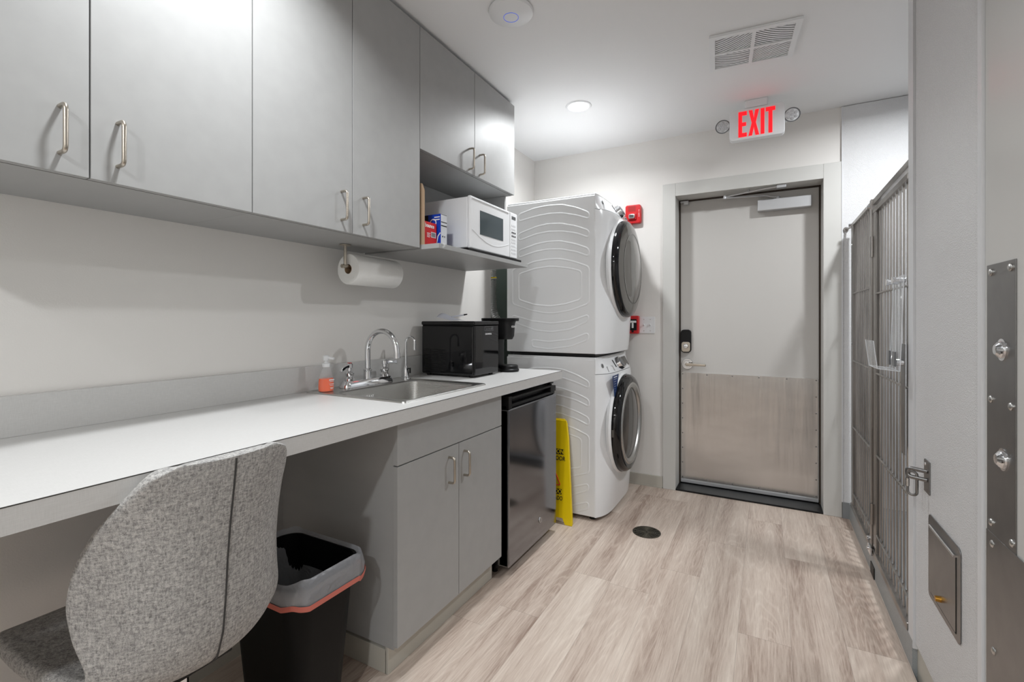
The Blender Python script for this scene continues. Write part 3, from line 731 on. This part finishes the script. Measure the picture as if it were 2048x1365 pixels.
mcp = B(.405, .424, 2.398, 2.488, 1.606, 1.872).build('control_panel', M_white, mw, bevel=.006, seg=3)
B(.4235, .4250, 2.418, 2.466, 1.832, 1.850).build('display', M_badge, mcp)
for i in range(9):
    for j in range(3):
        y = 2.418+j*.018; z = 1.800-i*.0205+(.004 if i > 4 else 0)
        B(.4235, .4252, y, y+.011, z-.009, z).build('key', M_ink if i in (2, 3) else M_frp_trim, mcp)
for y in (2.01, 2.46):
    for x in (.11, .385): MB().cyl((x, y, 1.594), (x, y, 1.612), .009, n=14).build('foot', M_black, mw)

bx_ = thing('blue_carton', (.295, 1.863, 1.587), 'blue and white upright carton beside the microwave', 'box')
B(.235, .348, 1.840, 1.888, 1.5865, 1.757).build('carton', M_blue, bx_)
B(.348, .3488, 1.8402, 1.8878, 1.5867, 1.7568).build('white_end_panel', M_whitecard, bx_)
MB().box(.3488, .3493, 1.841, 1.887, 1.716, 1.720).box(.3488, .3493, 1.841, 1.887, 1.698, 1.703).box(.3488, .3493, 1.850, 1.858, 1.645, 1.652).box(.3488, .3493, 1.866, 1.872, 1.645, 1.652).box(.3488, .3493, 1.841, 1.887, 1.7535, 1.7555).build('printed_bands', M_ink, bx_)
q = MB()
for i in range(2): q.box(.305+i*.004, .342, 1.8394, 1.8399, 1.728+i*.012, 1.733+i*.012)
q.lathe([(.020, -.0008), (.015, -.0008), (.015, -.0002), (.020, -.0002)], (.302, 1.840, 1.716), 28, 'y', False, False)
q.tube([(.346, 1.8396, 1.665), (.332, 1.8396, 1.650), (.326, 1.8396, 1.625), (.320, 1.8396, 1.600)], .003, 6)
q.build('printed_front', M_whiteink, bx_)
B(.236, .272, 1.8388, 1.8399, 1.700, 1.755).build('dark_corner_print', M_ink, bx_)
rb = thing('red_carton', (.27, 1.78, 1.587), 'small red dryer-sheet carton with white lettering beside the blue carton', 'box')
B(.27, .330, 1.735, 1.829, 1.5865, 1.706).build('carton', M_redcard, rb)
text('bounce', 'lettering', M_whiteink, rb, (.3306, 1.777, 1.688), .026, FACE_X, sx=.88, ext=.0003, bold=.0006)
B(.3300, .3306, 1.788, 1.824, 1.636, 1.662).build('barcode_label', M_whitecard, rb)
q = MB()
for i in range(9): q.box(.3306, .3309, 1.791+i*.0035, 1.7925+i*.0035+(.001 if i % 3 == 0 else 0), 1.639, 1.659)
q.build('barcode_bars', M_ink, rb)
q = MB()
for i in range(4): q.box(.3301, .3306, 1.757, 1.783-(i % 2)*.006, 1.652-i*.006, 1.6545-i*.006)
q.build('printed_lines', M_whitecard, rb)
cb_ = MB().prism([(1.697, 1.5865), (1.722, 1.5865), (1.722, 1.842), (1.706, 1.868), (1.697, 1.868)], lambda a, b, d: (d, a, b), .06, .345).build('cardboard_sleeve', M_card)
tag(cb_, 'tall thin brown cardboard piece standing at the left end of the shelf', 'cardboard')
hk = thing('clear_shelf_hook', (.452, 1.70, 1.58), 'small clear plastic hook stuck on the front corner of the microwave shelf', 'hook')
MB().box(.450, .454, 1.70, 1.725, 1.570, 1.590).build('pad', M_bottle, hk, bevel=.002)
MB().tube(fillet([(.454, 1.712, 1.586), (.466, 1.712, 1.580), (.466, 1.712, 1.570), (.456, 1.712, 1.570)], .005), .0035, 8).build('hook_arm', M_bottle, hk)

# ================================================================== FRIDGE
fg = thing('mini_fridge', (.35, 2.29, 0), 'compact dark stainless fridge under the end of the counter', 'fridge')
B(.04, .575, 1.992, 2.572, .035, .872).build('cabinet_body', M_blacksoft, fg, bevel=.004)
fd = B(.580, .640, 1.990, 2.575, .045, .812).build('door', M_fridge, fg, bevel=.009, seg=4)
B(.578, .636, 1.990, 1.9935, .050, .808).build('door_edge', M_fridge_side, fd)
q = MB().box(.580, .628, 1.990, 2.575, .813, .830).box(.580, .640, 1.990, 2.022, .813, .872).box(.580, .600, 2.02, 2.575, .83, .868).box(.600, .636, 2.50, 2.575, .828, .860).box(.590, .640, 2.02, 2.500, .858, .868)
q.build('handle_cap', M_black, fd, bevel=.003)
MB().cyl((.61, 2.54, .862), (.61, 2.54, .880), .014, n=18).box(.575, .625, 2.52, 2.565, .872, .879).build('top_hinge', M_black, fg, bevel=.001)
MB().lathe([(.0001, .004), (.014, .004), (.016, .001), (.016, 0)], (.640, 2.345, .150), 28, 'x').build('badge', M_fridge_side, fd)
MB().tube([(.6442, 2.345+.012*math.cos(a), .150+.012*math.sin(a)) for a in [2*PI*i/24 for i in range(24)]], .0012, 6, closed=True).build('badge_ring', M_chrome, fd)
for y in (2.02, 2.545):
    MB().cyl((.545, y, 0.0005), (.545, y, .036), .014, n=16).build('levelling_foot', M_black, fg)
B(.50, .57, 1.985, 2.06, .034, .048).build('hinge_bracket', M_black, fg)

# ================================================================== WASHER AND DRYER
MY0, MY1, MYC = 2.80, 3.51, 3.155
def bulge(y, z, z0):
    t = abs((y-MYC)/.355); h = z-z0
    prof = 1-min(t, 1)**5
    k = .62+.38*min(1, max(0, h/.30))**.6
    top = 0
    if h > .885: top = (h-.885)/.115
    return .803+.082*prof*k-(.070*min(1, top)**1.15*prof if top > 0 else 0)
def machine(z0, z1, name, label, dz, washer):
    t = thing(name, (.5, MYC, z0), label, 'washer' if washer else 'dryer')
    zb = z0+(.025 if washer else .012)
    bd = B(.18, .80, MY0, MY1, zb, z1-.012).build('cabinet', M_white, t, bevel=.006, seg=3)
    # pressed outlines on the side
    P = {1: [(.27, 1.95), (.389, 1.979), (.487, 1.985), (.585, 1.979), (.679, 1.95), (.761, 1.911), (.761, 1.872), (.679, 1.902), (.585, 1.926), (.497, 1.932), (.409, 1.926), (.27, 1.904)],
         2: [(.27, 1.82), (.409, 1.858), (.487, 1.866), (.576, 1.860), (.679, 1.833), (.761, 1.799), (.761, 1.756), (.68, 1.790), (.576, 1.811), (.487, 1.816), (.40, 1.808), (.27, 1.774)],
         3: [(.27, 1.708), (.40, 1.742), (.487, 1.752), (.576, 1.748), (.679, 1.720), (.761, 1.687), (.761, 1.639), (.68, 1.672), (.576, 1.697), (.487, 1.702), (.40, 1.694), (.27, 1.662)],
         4: [(.223, 1.581), (.389, 1.628), (.487, 1.638), (.566, 1.636), (.661, 1.613), (.761, 1.575), (.761, 1.346), (.642, 1.306), (.528, 1.288), (.46, 1.290), (.368, 1.307), (.223, 1.352)],
         5: [(.27, 1.55), (.389, 1.581), (.487, 1.590), (.528, 1.588), (.623, 1.574), (.711, 1.551), (.711, 1.373), (.604, 1.345), (.498, 1.333), (.389, 1.344), (.27, 1.380)],
         6: [(.223, 1.276), (.368, 1.238), (.508, 1.222), (.642, 1.238), (.757, 1.277), (.757, 1.238), (.642, 1.186), (.508, 1.167), (.40, 1.176), (.286, 1.212), (.223, 1.236)],
         7: [(.368, 1.115), (.489, 1.103), (.642, 1.122), (.757, 1.165), (.757, 1.122), (.642, 1.078), (.489, 1.056), (.368, 1.069)]}
    q = MB()
    for k, pl in P.items():
        loop = [(x, MY0+.0005, z+dz) for x, z in pl]
        ps2 = fillet(loop, .022, 5, closed=True)
        q.tube(ps2, .0065, 8, closed=True)
    q.v = [(a, MY0-(MY0-b)*.34, c) for a, b, c in q.v]
    q.build('pressed_outline', M_white, bd)
    # front body
    def ff(a, b):
        # a along a closed-ish sweep: left side -> front -> right side
        z = zb+(z1-.885*0-zb)*b
        z = zb+(z1-zb)*b
        y = MY0+(MY1-MY0)*(.5-.5*math.cos(PI*a))
        x = bulge(y, min(z, z1), z0)
        return (x, y, z)
    zs = z0+.908
    nu, nv = 48, 26
    def panel(za, zb2, nm):
        m_ = MB(); rows = []
        for j in range(nv+1):
            z = za+(zb2-za)*j/nv; row = [(.798, MY0, z)]
            for i in range(nu+1):
                y = MY0+(MY1-MY0)*(.5-.5*math.cos(PI*i/nu))
                row.append((bulge(y, z, z0), y, z))
            row.append((.798, MY1, z)); rows.append(row)
        return m_.loft(rows, True, True, closed=True).build(nm, M_white, t, ang=50)
    panel(zb, zs-.0015, 'front_panel')
    con = panel(zs+.0015, z1-.004, 'console')
    B(.185, .803, MY0+.004, MY1-.004, z1-.014, z1).build('top_panel', M_white, t, bevel=.005, seg=3)
    # console fittings, tilted with the console face
    def cpt(y, h, d=0.0):
        x0 = bulge(y, z0+h-.02, z0); x1 = bulge(y, z0+h+.02, z0)
        nrm = Vector((.04, 0, x0-x1)).normalized()
        return Vector((bulge(y, z0+h, z0), y, z0+h))+nrm*d, nrm
    p, nn = cpt(MYC, .950); p2 = p+nn*.006
    kn = MB().cyl(p, p+nn*.026, .047, .043, 36); ko = kn.build('program_knob', M_chrome, con)
    MB().cyl(p+nn*.026, p+nn*.030, .034, .031, 32).build('knob_face', M_badge, ko)
    def cplate(y0_, y1_, h0, h1, nm, m2, d=.003):
        vs = []
        for dd in (-.004, d):
            for yy, hh in ((y0_, h0), (y1_, h0), (y1_, h1), (y0_, h1)):
                pt, n2 = cpt(yy, hh, dd); vs.append(pt)
        return MB().add(vs, [(3, 2, 1, 0), (4, 5, 6, 7), (0, 1, 5, 4), (1, 2, 6, 5), (2, 3, 7, 6), (3, 0, 4, 7)]).build(nm, m2, con)
    cplate(3.225, 3.40, .925, .985, 'display', M_glassdark)
    cplate(3.060, 3.072, .935, .980, 'power_button', M_black)
    p, nn = cpt(2.862, .958); MB().cyl(p, p+nn*.004, .013, n=24).build('round_badge', M_badge, con)
    if washer:
        cplate(2.90, 3.01, .918, .950, 'detergent_drawer', M_alum, .0015)
        tgv = [(.8935, y, z0+h) for y, h in ((2.856, .897), (2.996, .900), (2.932, .770), (2.914, .758), (2.898, .768))]
        tg = MB().add(tgv+[(a+.0008, b, c) for a, b, c in tgv], [(4, 3, 2, 1, 0), (5, 6, 7, 8, 9)]+[(i, (i+1) % 5, (i+1) % 5+5, i+5) for i in range(5)]).build('blue_hang_tag', M_bluetag, t)
        q = MB()
        for i in range(7):
            h = .889-i*.015; y0_ = 2.882+i*.004; y1_ = 2.958-i*.0072
            if i == 0: y0_ += 0
            q.box(.8938, .8944, y0_, y1_, z0+h-(.005 if i == 0 else .0009), z0+h+.0006)
        q.build('printed_lines', M_whitecard, tg)
    # door
    zc = z0+.560; xr = .878
    if not washer: zc = 1.585
    c0 = (xr, MYC, zc)
    MB().lathe([(.318, -.02), (.334, 0), (.330, .010), (.322, .014)], c0, 72, 'x', True, False).build('door_seat', M_white, t, ang=50)
    if washer:
        dr = MB().lathe([(.315, .004), (.320, .016), (.318, .040), (.305, .056), (.285, .062), (.262, .060)], c0, 72, 'x', False, False).build('door_ring', M_blackgloss, t, ang=60)
        MB().lathe([(.270, .058), (.264, .066), (.246, .066), (.234, .058), (.230, .046)], c0, 72, 'x', False, False).build('chrome_ring', M_steel, dr, ang=60)
        MB().lathe([(.236, .048), (.20, .056), (.14, .063), (.07, .066), (.0001, .067)], c0, 72, 'x', False).build('door_glass', M_glassdark, dr)
        q = MB()
        for k in range(26):
            a = PI*.52+PI*.46*k/25
            q.box(xr+.064, xr+.067, MYC-.255*math.sin(a-PI/2+.0)*1.0-.004, MYC-.255*math.sin(a-PI/2)+.004, zc+.255*math.cos(a-PI/2)-.003, zc+.255*math.cos(a-PI/2)+.003) if False else None
        MB().box(xr+.018, xr+.030, MYC-.3225, MYC-.310, zc-.035, zc+.01).build('door_latch', M_glassdark2, dr, bevel=.002)
    else:
        dr = MB().lathe([(.316, .004), (.322, .014), (.322, .034), (.312, .050), (.296, .056)], c0, 72, 'x', False, False).build('door_ring', M_blackgloss, t, ang=60)
        MB().lathe([(.300, .055), (.27, .063), (.22, .070), (.205, .070), (.19, .074), (.10, .080), (.0001, .082)], c0, 72, 'x', False).build('door_glass', M_glassdark2, dr)
        MB().lathe([(.236, .0655), (.232, .0705), (.226, .0700), (.224, .067)], c0, 72, 'x', False, False).build('inner_line', M_glassdark, dr)
    if washer:
        for x, y in ((.77, MY0+.05), (.77, MY1-.05), (.24, MY0+.05), (.24, MY1-.05)):
            MB().cyl((x, y, .0005), (x, y, .028), .022, n=18).build('foot', M_black, t)
    else:
        B(.20, .80, MY0+.008, MY1-.01, z0-.004, z0+.013).build('stacking_gap', M_black, t)
    return t
machine(0.0, 1.012, 'front_load_washer', 'white front-load washer with a chrome-ringed door, standing on the floor', 0-1.05, True)
machine(1.022, 2.030, 'clothes_dryer', 'white clothes dryer with an all-dark round door, stacked on the washer', 0, False)
# duct
dk = thing('dryer_duct', (-.05, 2.95, 1.3), 'silver corrugated dryer hose hanging in the wall recess behind the coffee maker', 'duct')
path = smooth_path([(-.055, 2.965, 1.93), (-.055, 2.965, 1.60), (-.058, 2.965, 1.42), (-.055, 2.975, 1.30), (-.02, 2.99, 1.22), (.05, 3.00, 1.165), (.12, 3.00, 1.16), (.172, 3.00, 1.16)], 3)
pts = []; rad = []
tot = 0; fine = []
for a, b in zip(path[:-1], path[1:]):
    n = max(1, int((b-a).length/.0035))
    for i in range(n): fine.append(a.lerp(b, i/n))
MB().tube(fine, [.048+(.004 if (i//2) % 2 else 0) for i in range(len(fine))], 20).build('hose', M_duct, dk, ang=80)
MB().tube([(-.055+.054*math.cos(a), 2.965+.054*math.sin(a), 1.545) for a in [2*PI*i/28 for i in range(28)]], .004, 6, closed=True).build('hose_clamp', M_steel, dk)
B(-.01, .035, 2.905, 2.915, 1.545, 1.552).build('clamp_tab', M_yellow, dk)

# wet floor sign, folded and leaning on the washer
wf = thing('wet_floor_sign', (.56, 2.70, 0), 'folded yellow wet floor sign leaning against the washer beside the fridge', 'floor sign')
def fsn(a, b, d):
    k = b/.625
    return (.555+a, 2.680+.085*k-d, b+.001)
out = [(-.145, 0), (-.10, 0), (-.085, .035), (.080, .035), (.098, 0), (.145, 0), (.092, .52), (.075, .615), (-.075, .615), (-.092, .52)]
MB().prism(out, fsn, .0, .010).build('front_leaf', M_yellow, wf, bevel=.002)
MB().prism([(a*.97, b) for a, b in out], lambda a, b, d: fsn(a, b*.97, d), -.022, -.012).build('rear_leaf', M_yellow, wf, bevel=.002)
MB().prism([(-.06, .585), (.06, .585), (.06, .62), (-.06, .62)], fsn, -.013, .001).build('top_hinge', M_yellow, wf)
SR = ((1, 0, 0), Vector((0, .085, .625)).normalized(), Vector((0, -.625, .085)).normalized())
def sbox(a0, a1, b0, b1, nm, m2):
    return MB().prism([(a0, b0), (a1, b0), (a1, b1), (a0, b1)], fsn, .0098, .0108).build(nm, m2, wf)
def st(bd, b, size, m2, sx=1.0, bold=.0006): text(bd, 'lettering', m2, wf, fsn(0, b, .0112), size, SR, sx=sx, ext=.0003, bold=bold)
sbox(-.068, .068, .408, .440, 'black_band', M_ink); st('CAUTION', .424, .036, M_yellow, .84)
st('WET FLOOR', .383, .036, M_ink, .80)
tri = [Vector(fsn(a, b, .011)) for a, b in ((-.058, .225), (.058, .225), (0, .335))]
MB().tube(fillet(tri, .012, 4, closed=True), .0028, 6, closed=True).build('warning_triangle', M_redink, wf)
MB().prism([(-.004, .245), (.006, .245), (.012, .268), (.004, .285), (-.004, .275)], fsn, .0098, .0108).build('falling_figure', M_ink, wf)
sbox(-.068, .068, .172, .203, 'black_band', M_ink); st('CUIDADO', .187, .035, M_yellow, .84)
st('PISO MOJADO', .148, .034, M_ink, .70)

# ================================================================== FLOOR THINGS
dn = thing('floor_drain', (1.112, 2.808, 0), 'round dark floor drain grate in the plank floor', 'drain')
MB().lathe([(.080, .0002), (.080, .0025), (.074, .003), (.074, .0008)], (1.112, 2.808, 0), 48, cap0=False, cap1=False).build('rim', M_drain, dn)
MB().lathe([(.0745, .0006), (.0001, .0007)], (1.112, 2.808, 0), 48, cap0=False).build('dark_pit', M_void, dn)
q = MB()
for k in range(7):
    r = .010+k*.0098
    q.tube([(1.112+r*math.cos(a), 2.808+r*math.sin(a), .0018) for a in [2*PI*i/40 for i in range(40)]], .0018, 6, closed=True)
for k in range(8):
    a = k*PI/8; q.cyl((1.112-.075*math.cos(a), 2.808-.075*math.sin(a), .0018), (1.112+.075*math.cos(a), 2.808+.075*math.sin(a), .0018), .0022, n=6)
for a0 in (PI*.5+.2, PI*1.5+.2):
    pl = [(0, 0)]+[(.074*math.cos(a0-.38+.76*i/8), .074*math.sin(a0-.38+.76*i/8)) for i in range(9)]
    q.prism(pl, lambda a, b, d: (1.112+a, 2.808+b, d), .0008, .0022)
q.build('grate', M_drain, dn)

# waste bin
wbn = thing('waste_bin', (.42, .985, 0), 'black rectangular waste bin with a grey liner under the counter', 'waste bin')
def wl_(w_, h_, r, z, n=8): return rl(.415, .985, w_, h_, r, z, n)
MB().loft([wl_(.255, .17, .05, .001), wl_(.262, .178, .05, .01), wl_(.305, .215, .055, .28), wl_(.335, .242, .06, .475), wl_(.350, .256, .062, .478), wl_(.352, .258, .062, .492), wl_(.338, .244, .06, .492), wl_(.30, .21, .055, .28), wl_(.255, .17, .05, .02)]).build('bin_body', M_bin, wbn)
lg = thing('bin_liner', (.42, .985, .5), 'translucent grey bag with a red drawstring draped over the black waste bin', 'bin bag')
rnd = random.Random(3)
nn_ = 96
base_l = rrect(1, 1, .2, 23)[:96]
def bagloop(w_, h_, r, z, jz, jr, ph):
    L_ = rrect(w_, h_, r, 23)[:96]; out_ = []
    for i, (a, b) in enumerate(L_):
        t_ = 2*PI*i/96
        wv = math.sin(t_*3+ph)*.6+math.sin(t_*7+ph*2.1)*.3+math.sin(t_*13+ph*3.3)*.08
        l_ = math.hypot(a, b); k = 1+jr*wv/l_
        out_.append((.415+a*k, .985+b*k, z+jz*(math.sin(t_*2+ph)*.6+wv*.5)))
    return out_
bl = MB().loft([bagloop(.22, .14, .05, .06, .01, .003, 0), bagloop(.285, .198, .055, .25, .01, .003, 1), bagloop(.328, .236, .055, .44, .01, .002, 2), bagloop(.344, .252, .055, .492, .007, .002, 2.4), bagloop(.358, .266, .055, .506, .009, .002, 2.6),
                bagloop(.372, .280, .055, .500, .009, .003, 2.7), bagloop(.376, .286, .055, .482, .010, .005, 3.0), bagloop(.380, .290, .055, .458, .014, .007, 3.6), bagloop(.376, .284, .055, .438, .016, .008, 4.0)], True, False).build('bag', M_bag, lg, ang=60)
MB().loft([bagloop(.382, .290, .055, .446, .014, .006, 3.9), bagloop(.384, .292, .055, .440, .014, .006, 3.9), bagloop(.380, .288, .055, .430, .014, .006, 3.9)], False, False).build('drawstring_hem', M_bagred, lg, ang=60)

# chair
CHX, CHY, CHR = .505, .604, PI
ch = thing('desk_chair', (CHX, CHY, 0), 'grey heather fabric shell chair pushed up to the counter', 'chair', rz=CHR)
prof = [(.375, .472), (.368, .487), (.300, .494), (.170, .490), (.06, .480), (-.03, .472), (-.105, .480), (-.150, .512), (-.170, .570), (-.180, .65), (-.186, .73), (-.196, .81), (-.206, .87), (-.213, .915), (-.216, .938), (-.217, .950), (-.217, .955)]
hw = [.180, .205, .222, .225, .215, .203, .194, .195, .204, .210, .206, .190, .170, .152, .138, .118, .085]
lift = [.0, .002, .006, .014, .026, .040, .055, .060, .050, .040, .034, .026, .018, .012, .006, .0, .0]     # upward at the sides
wrap = [0, 0, 0, 0, .002, .010, .035, .075, .120, .145, .135, .104, .068, .042, .030, .020, .010]   # forward at the sides
def shell(a, b):
    k = b*(len(prof)-1); i = min(int(k), len(prof)-2); f = k-i
    g = lambda T: T[i]*(1-f)+T[i+1]*f
    px = prof[i][0]*(1-f)+prof[i+1][0]*f; pz = prof[i][1]*(1-f)+prof[i+1][1]*f
    s_ = a*2-1
    e = abs(s_)
    cz = 0
    return (px+g(wrap)*e**2.2, math.copysign(min(1, e)**.92*g(hw), s_), pz+g(lift)*e**2.2+cz)
sh = MB().grid(shell, 20, 32)
so = sh.build('seat_shell', M_fabric, ch, local=True, ang=180)
md = so.modifiers.new('solid', 'SOLIDIFY'); md.thickness = .036; md.offset = 0; md.use_rim = True
md = so.modifiers.new('sub', 'SUBSURF'); md.levels = 2; md.render_levels = 2
q = []
for j in range(32, 76):
    b = j/80; p0 = Vector(shell(.5, b)); p1 = Vector(shell(.5, min(1, b+.01))); p2 = Vector(shell(.5, b-.01))
    tg_ = (p1-p2).normalized(); nrm = Vector((-tg_.z, 0, tg_.x))
    q.append(p0+nrm*.0178)
MB().tube(q, .0022, 6).build('back_seam', mat('seam_thread', (62, 61, 60), .9), ch, local=True)
MB().cyl((0, 0, .10), (0, 0, .445), .025, n=24).cyl((0, 0, .44), (0, 0, .47), .06, n=24).build('gas_lift', M_chrome, ch, local=True)
MB().box(-.09, .09, -.08, .08, .443, .460).build('seat_plate', M_black, ch, local=True, bevel=.004)
MB().cyl((0, 0, .085), (0, 0, .14), .04, .032, 24).build('hub', M_chrome, ch, local=True)
for k in range(5):
    a = k*2*PI/5+.3; dx, dy = math.cos(a), math.sin(a)
    MB().tube([(0.02*dx, .02*dy, .108), (.15*dx, .15*dy, .098), (.265*dx, .265*dy, .072)], [.018, .015, .012], 12).build('leg', M_chrome, ch, local=True)
    cs = MB()
    cs.cyl((.265*dx, .265*dy, .05), (.265*dx, .265*dy, .075), .007, n=10)
    for s_ in (-1, 1):
        c1 = Vector((.265*dx, .265*dy, .0265))+Vector((-dy, dx, 0))*s_*.012
        cs.cyl(c1-Vector((-dy, dx, 0))*.008, c1+Vector((-dy, dx, 0))*.008, .026, n=20)
    cs.build('caster', M_black, ch, local=True)

# ================================================================== CAGE FRONT
KX = 2.20
def rod(m_, y, z0, z1, r=.0043, x=KX): m_.cyl((x, y, z0), (x, y, z1), r, n=10)
k1 = thing('cage_side_panel', (KX, 3.2, .1), 'fixed narrow stainless barred panel beside the exit door', 'cage panel')
MB().box(KX-.014, KX+.014, 3.47, 3.53, .10, 1.815).build('wall_stile', M_cage, k1, bevel=.003)
MB().box(KX-.016, KX+.016, 2.906, 3.53, 1.812, 1.832).build('top_rail', M_cage, k1, bevel=.003)
MB().box(KX-.018, KX+.018, 2.905, 3.53, .104, .128).build('bottom_rail', M_cage, k1, bevel=.003)
for i in range(10): m_ = MB(); rod(m_, 2.945+i*.055, .125, 1.815); m_.build('bar', M_cage, k1)
for z in (.20, .60, 1.0, 1.405): MB().cyl((KX-.010, 2.906, z), (KX-.010, 3.47, z), .0046, n=10).build('cross_rod', M_cage, k1)
for z in (1.70, 1.10, .14): MB().lathe([(.008, 0), (.006, -.003), (.0001, -.004)], (KX-.014, 3.50, z), 14, 'x').build('bolt', M_chrome, k1)
MB().tube([(KX-.004, 3.515, 1.815), (2.168, 3.592, 1.812)], .006, 8).cyl((2.168, 3.597, 1.812), (2.168, 3.588, 1.812), .014, n=16).build('wall_bracket', M_cage, k1)
MB().cyl((KX-.030, 3.51, 1.822), (KX-.012, 3.51, 1.822), .010, n=14).build('bracket_bolt', M_chrome, k1)

k2 = thing('cage_post', (KX, 2.885, 0), 'square stainless post between the fixed panel and the cage gate', 'post')
MB().box(KX-.020, KX+.020, 2.862, 2.902, .09, 1.835).build('post', M_cage, k2, bevel=.003)
MB().box(2.181, 2.2, 2.805, 2.895, .0, .055).build('rubber_foot', M_black, k2, bevel=.003)
MB().box(KX-.030, KX-.020, 2.83, 2.90, .104, .14).build('foot_bracket', M_chrome, k2, bevel=.003)
for z in (.17, .12, 1.80): MB().cyl((KX-.034, 2.885, z), (KX-.018, 2.885, z), .009, n=12).build('bolt', M_chrome, k2)
hdr = tag(B(KX-.014, KX+.014, 2.205, 2.862, 1.806, 1.832).build('header_rail', M_cage, bevel=.003), 'stainless header rail running above the cage gate', 'rail')

k3 = thing('cage_gate', (KX, 2.5, .1), 'wide stainless barred cage gate with the clear holder hung on it', 'gate')
GZ0, GZ1 = .115, 1.762
MB().box(KX-.014, KX+.014, 2.790, 2.852, GZ0, GZ1).build('hinge_stile', M_cage, k3, bevel=.003)
MB().box(KX-.016, KX+.016, 2.212, 2.852, GZ1-.002, GZ1+.022).build('top_rail', M_cage, k3, bevel=.003)
MB().box(KX-.018, KX+.018, 2.212, 2.852, GZ0-.012, GZ0+.016).build('bottom_rail', M_cage, k3, bevel=.003)
for i in range(11): m_ = MB(); rod(m_, 2.225+i*.0545, GZ0+.01, GZ1); m_.build('bar', M_cage, k3)
for z in (.22, .60, .99, 1.37): MB().cyl((KX-.010, 2.212, z), (KX-.010, 2.80, z), .0046, n=10).build('cross_rod', M_cage, k3)
for z in (.30, 1.60): MB().cyl((KX-.018, 2.853, z-.05), (KX-.018, 2.853, z+.05), .008, n=12).build('hinge', M_cage, k3)
q = MB().prism([(2.212, .745), (2.252, .745), (2.262, .80), (2.262, 1.12), (2.245, 1.155), (2.212, 1.155)], lambda a, b, d: (KX-.020-d, a, b), 0, .004)
lp = q.build('latch_plate', M_darksteel, k3, bevel=.001)
MB().cyl((KX-.045, 2.228, 1.085), (KX-.022, 2.228, 1.085), .013, n=20).build('latch_knob', M_chrome, lp)

# clear holder on gate
ah = thing('clear_document_holder', (2.15, 2.27, 1.05), 'clear acrylic document holder hanging on the cage gate', 'document holder')
HY0, HY1 = 2.185, 2.345
def sheet(pts_, nm): MB().add(pts_, [(0, 1, 2, 3)]).build(nm, M_pane, ah, solid=.004)
sheet([(2.176, HY0+.03, 1.41), (2.176, HY1+.03, 1.41), (2.158, HY1, 1.055), (2.158, HY0, 1.055)], 'back_plate')
sheet([(2.158, HY0, 1.055), (2.158, HY1, 1.055), (2.092, HY1, 1.062), (2.092, HY0, 1.062)], 'tray_floor')
sheet([(2.092, HY0, 1.062), (2.092, HY1, 1.062), (2.080, HY1, 1.165), (2.080, HY0, 1.165)], 'front_lip')
q = MB()
for a, b in (((2.176, HY0+.03, 1.41), (2.158, HY0, 1.055)), ((2.176, HY1+.03, 1.41), (2.158, HY1, 1.055)), ((2.158, HY0, 1.055), (2.092, HY0, 1.062)), ((2.158, HY1, 1.055), (2.092, HY1, 1.062)), ((2.092, HY0, 1.062), (2.080, HY0, 1.165)), ((2.092, HY1, 1.062), (2.080, HY1, 1.165)), ((2.092, HY0, 1.062), (2.092, HY1, 1.062)), ((2.158, HY0, 1.055), (2.158, HY1, 1.055))):
    q.cyl(a, b, .0012, n=6)
q.build('polished_edge', M_whitecard, ah)
for y in (2.245, 2.345):
    MB().cyl((2.150, y, 1.392), (2.186, y, 1.392), .010, n=18).cyl((2.146, y, 1.392), (2.152, y, 1.392), .014, n=18).build('thumb_screw', M_chrome, ah)
for y in (2.225, 2.31): B(2.146, 2.152, y-.016, y+.016, 1.07, 1.125).build('dark_clip', M_badge, ah, bevel=.001)

# flap hatch
ha = thing('pet_flap_hatch', (2.19, 1.83, .5), 'small brushed steel hatch with a hinged flap in the white panel', 'hatch')
fh = lambda a, b, d: (2.1915-d, 1.832+a, .491+b)
MB().prism(rrect(.284, .262, .018), fh, 0, .003).build('hatch_frame', M_darksteel, ha, bevel=.001)
fl = MB().prism(rrect(.222, .208, .003, 2), lambda a, b, d: fh(a, b-.006, d), .003, .005).build('flap', M_darksteel, ha, bevel=.001)
q = MB()
for a in ((-.112, .112, -.1125, -.1108), (.1112, .1128, -.112, .098), (-.1128, -.1112, -.112, .098)):
    q.prism([(a[0], a[2]), (a[1], a[2]), (a[1], a[3]), (a[0], a[3])], fh, .003, .0042)
q.build('flap_gap', M_void, ha)
MB().cyl(fh(-.112, .100, .006), fh(.112, .100, .006), .0045, n=12).build('hinge_pin', M_chrome, fl)
MB().cyl(fh(.012, -.082, .005), fh(.012, -.082, .018), .009, .008, 16).build('brass_knob', M_brass, fl)

# hasp hook with snap link
hp = thing('staple_hook', (2.19, 1.99, .73), 'steel staple hook screwed to the edge of the white panel', 'hook')
MB().box(2.1875, 2.192, 1.964, 2.018, .680, .785).build('back_plate', M_darksteel, hp, bevel=.001)
MB().tube(fillet([(2.190, 1.985, .750), (2.145, 2.015, .750), (2.145, 2.015, .722), (2.190, 1.985, .722)], .013, 6), .0068, 12).build('staple', M_darksteel, hp)
MB().lathe([(.006, 0), (.005, -.003), (.0001, -.004)], (2.1875, 2.0, .772), 14, 'x').build('screw', M_chrome, hp)
ck = thing('snap_link', (2.156, 2.0, .69), 'small steel snap link hanging from the staple hook', 'carabiner')
MB().tube([(2.155+.011*math.cos(a), 2.006-.006*math.cos(a), .702+(.028 if math.sin(a) > 0 else -.028)+.011*math.sin(a)) for a in [2*PI*i/28 for i in range(28)]], .0042, 10, closed=True).build('link_body', M_darksteel, ck)
MB().cyl((2.144, 2.012, .690), (2.144, 2.012, .715), .0058, n=12).build('gate_sleeve', M_steel, ck)
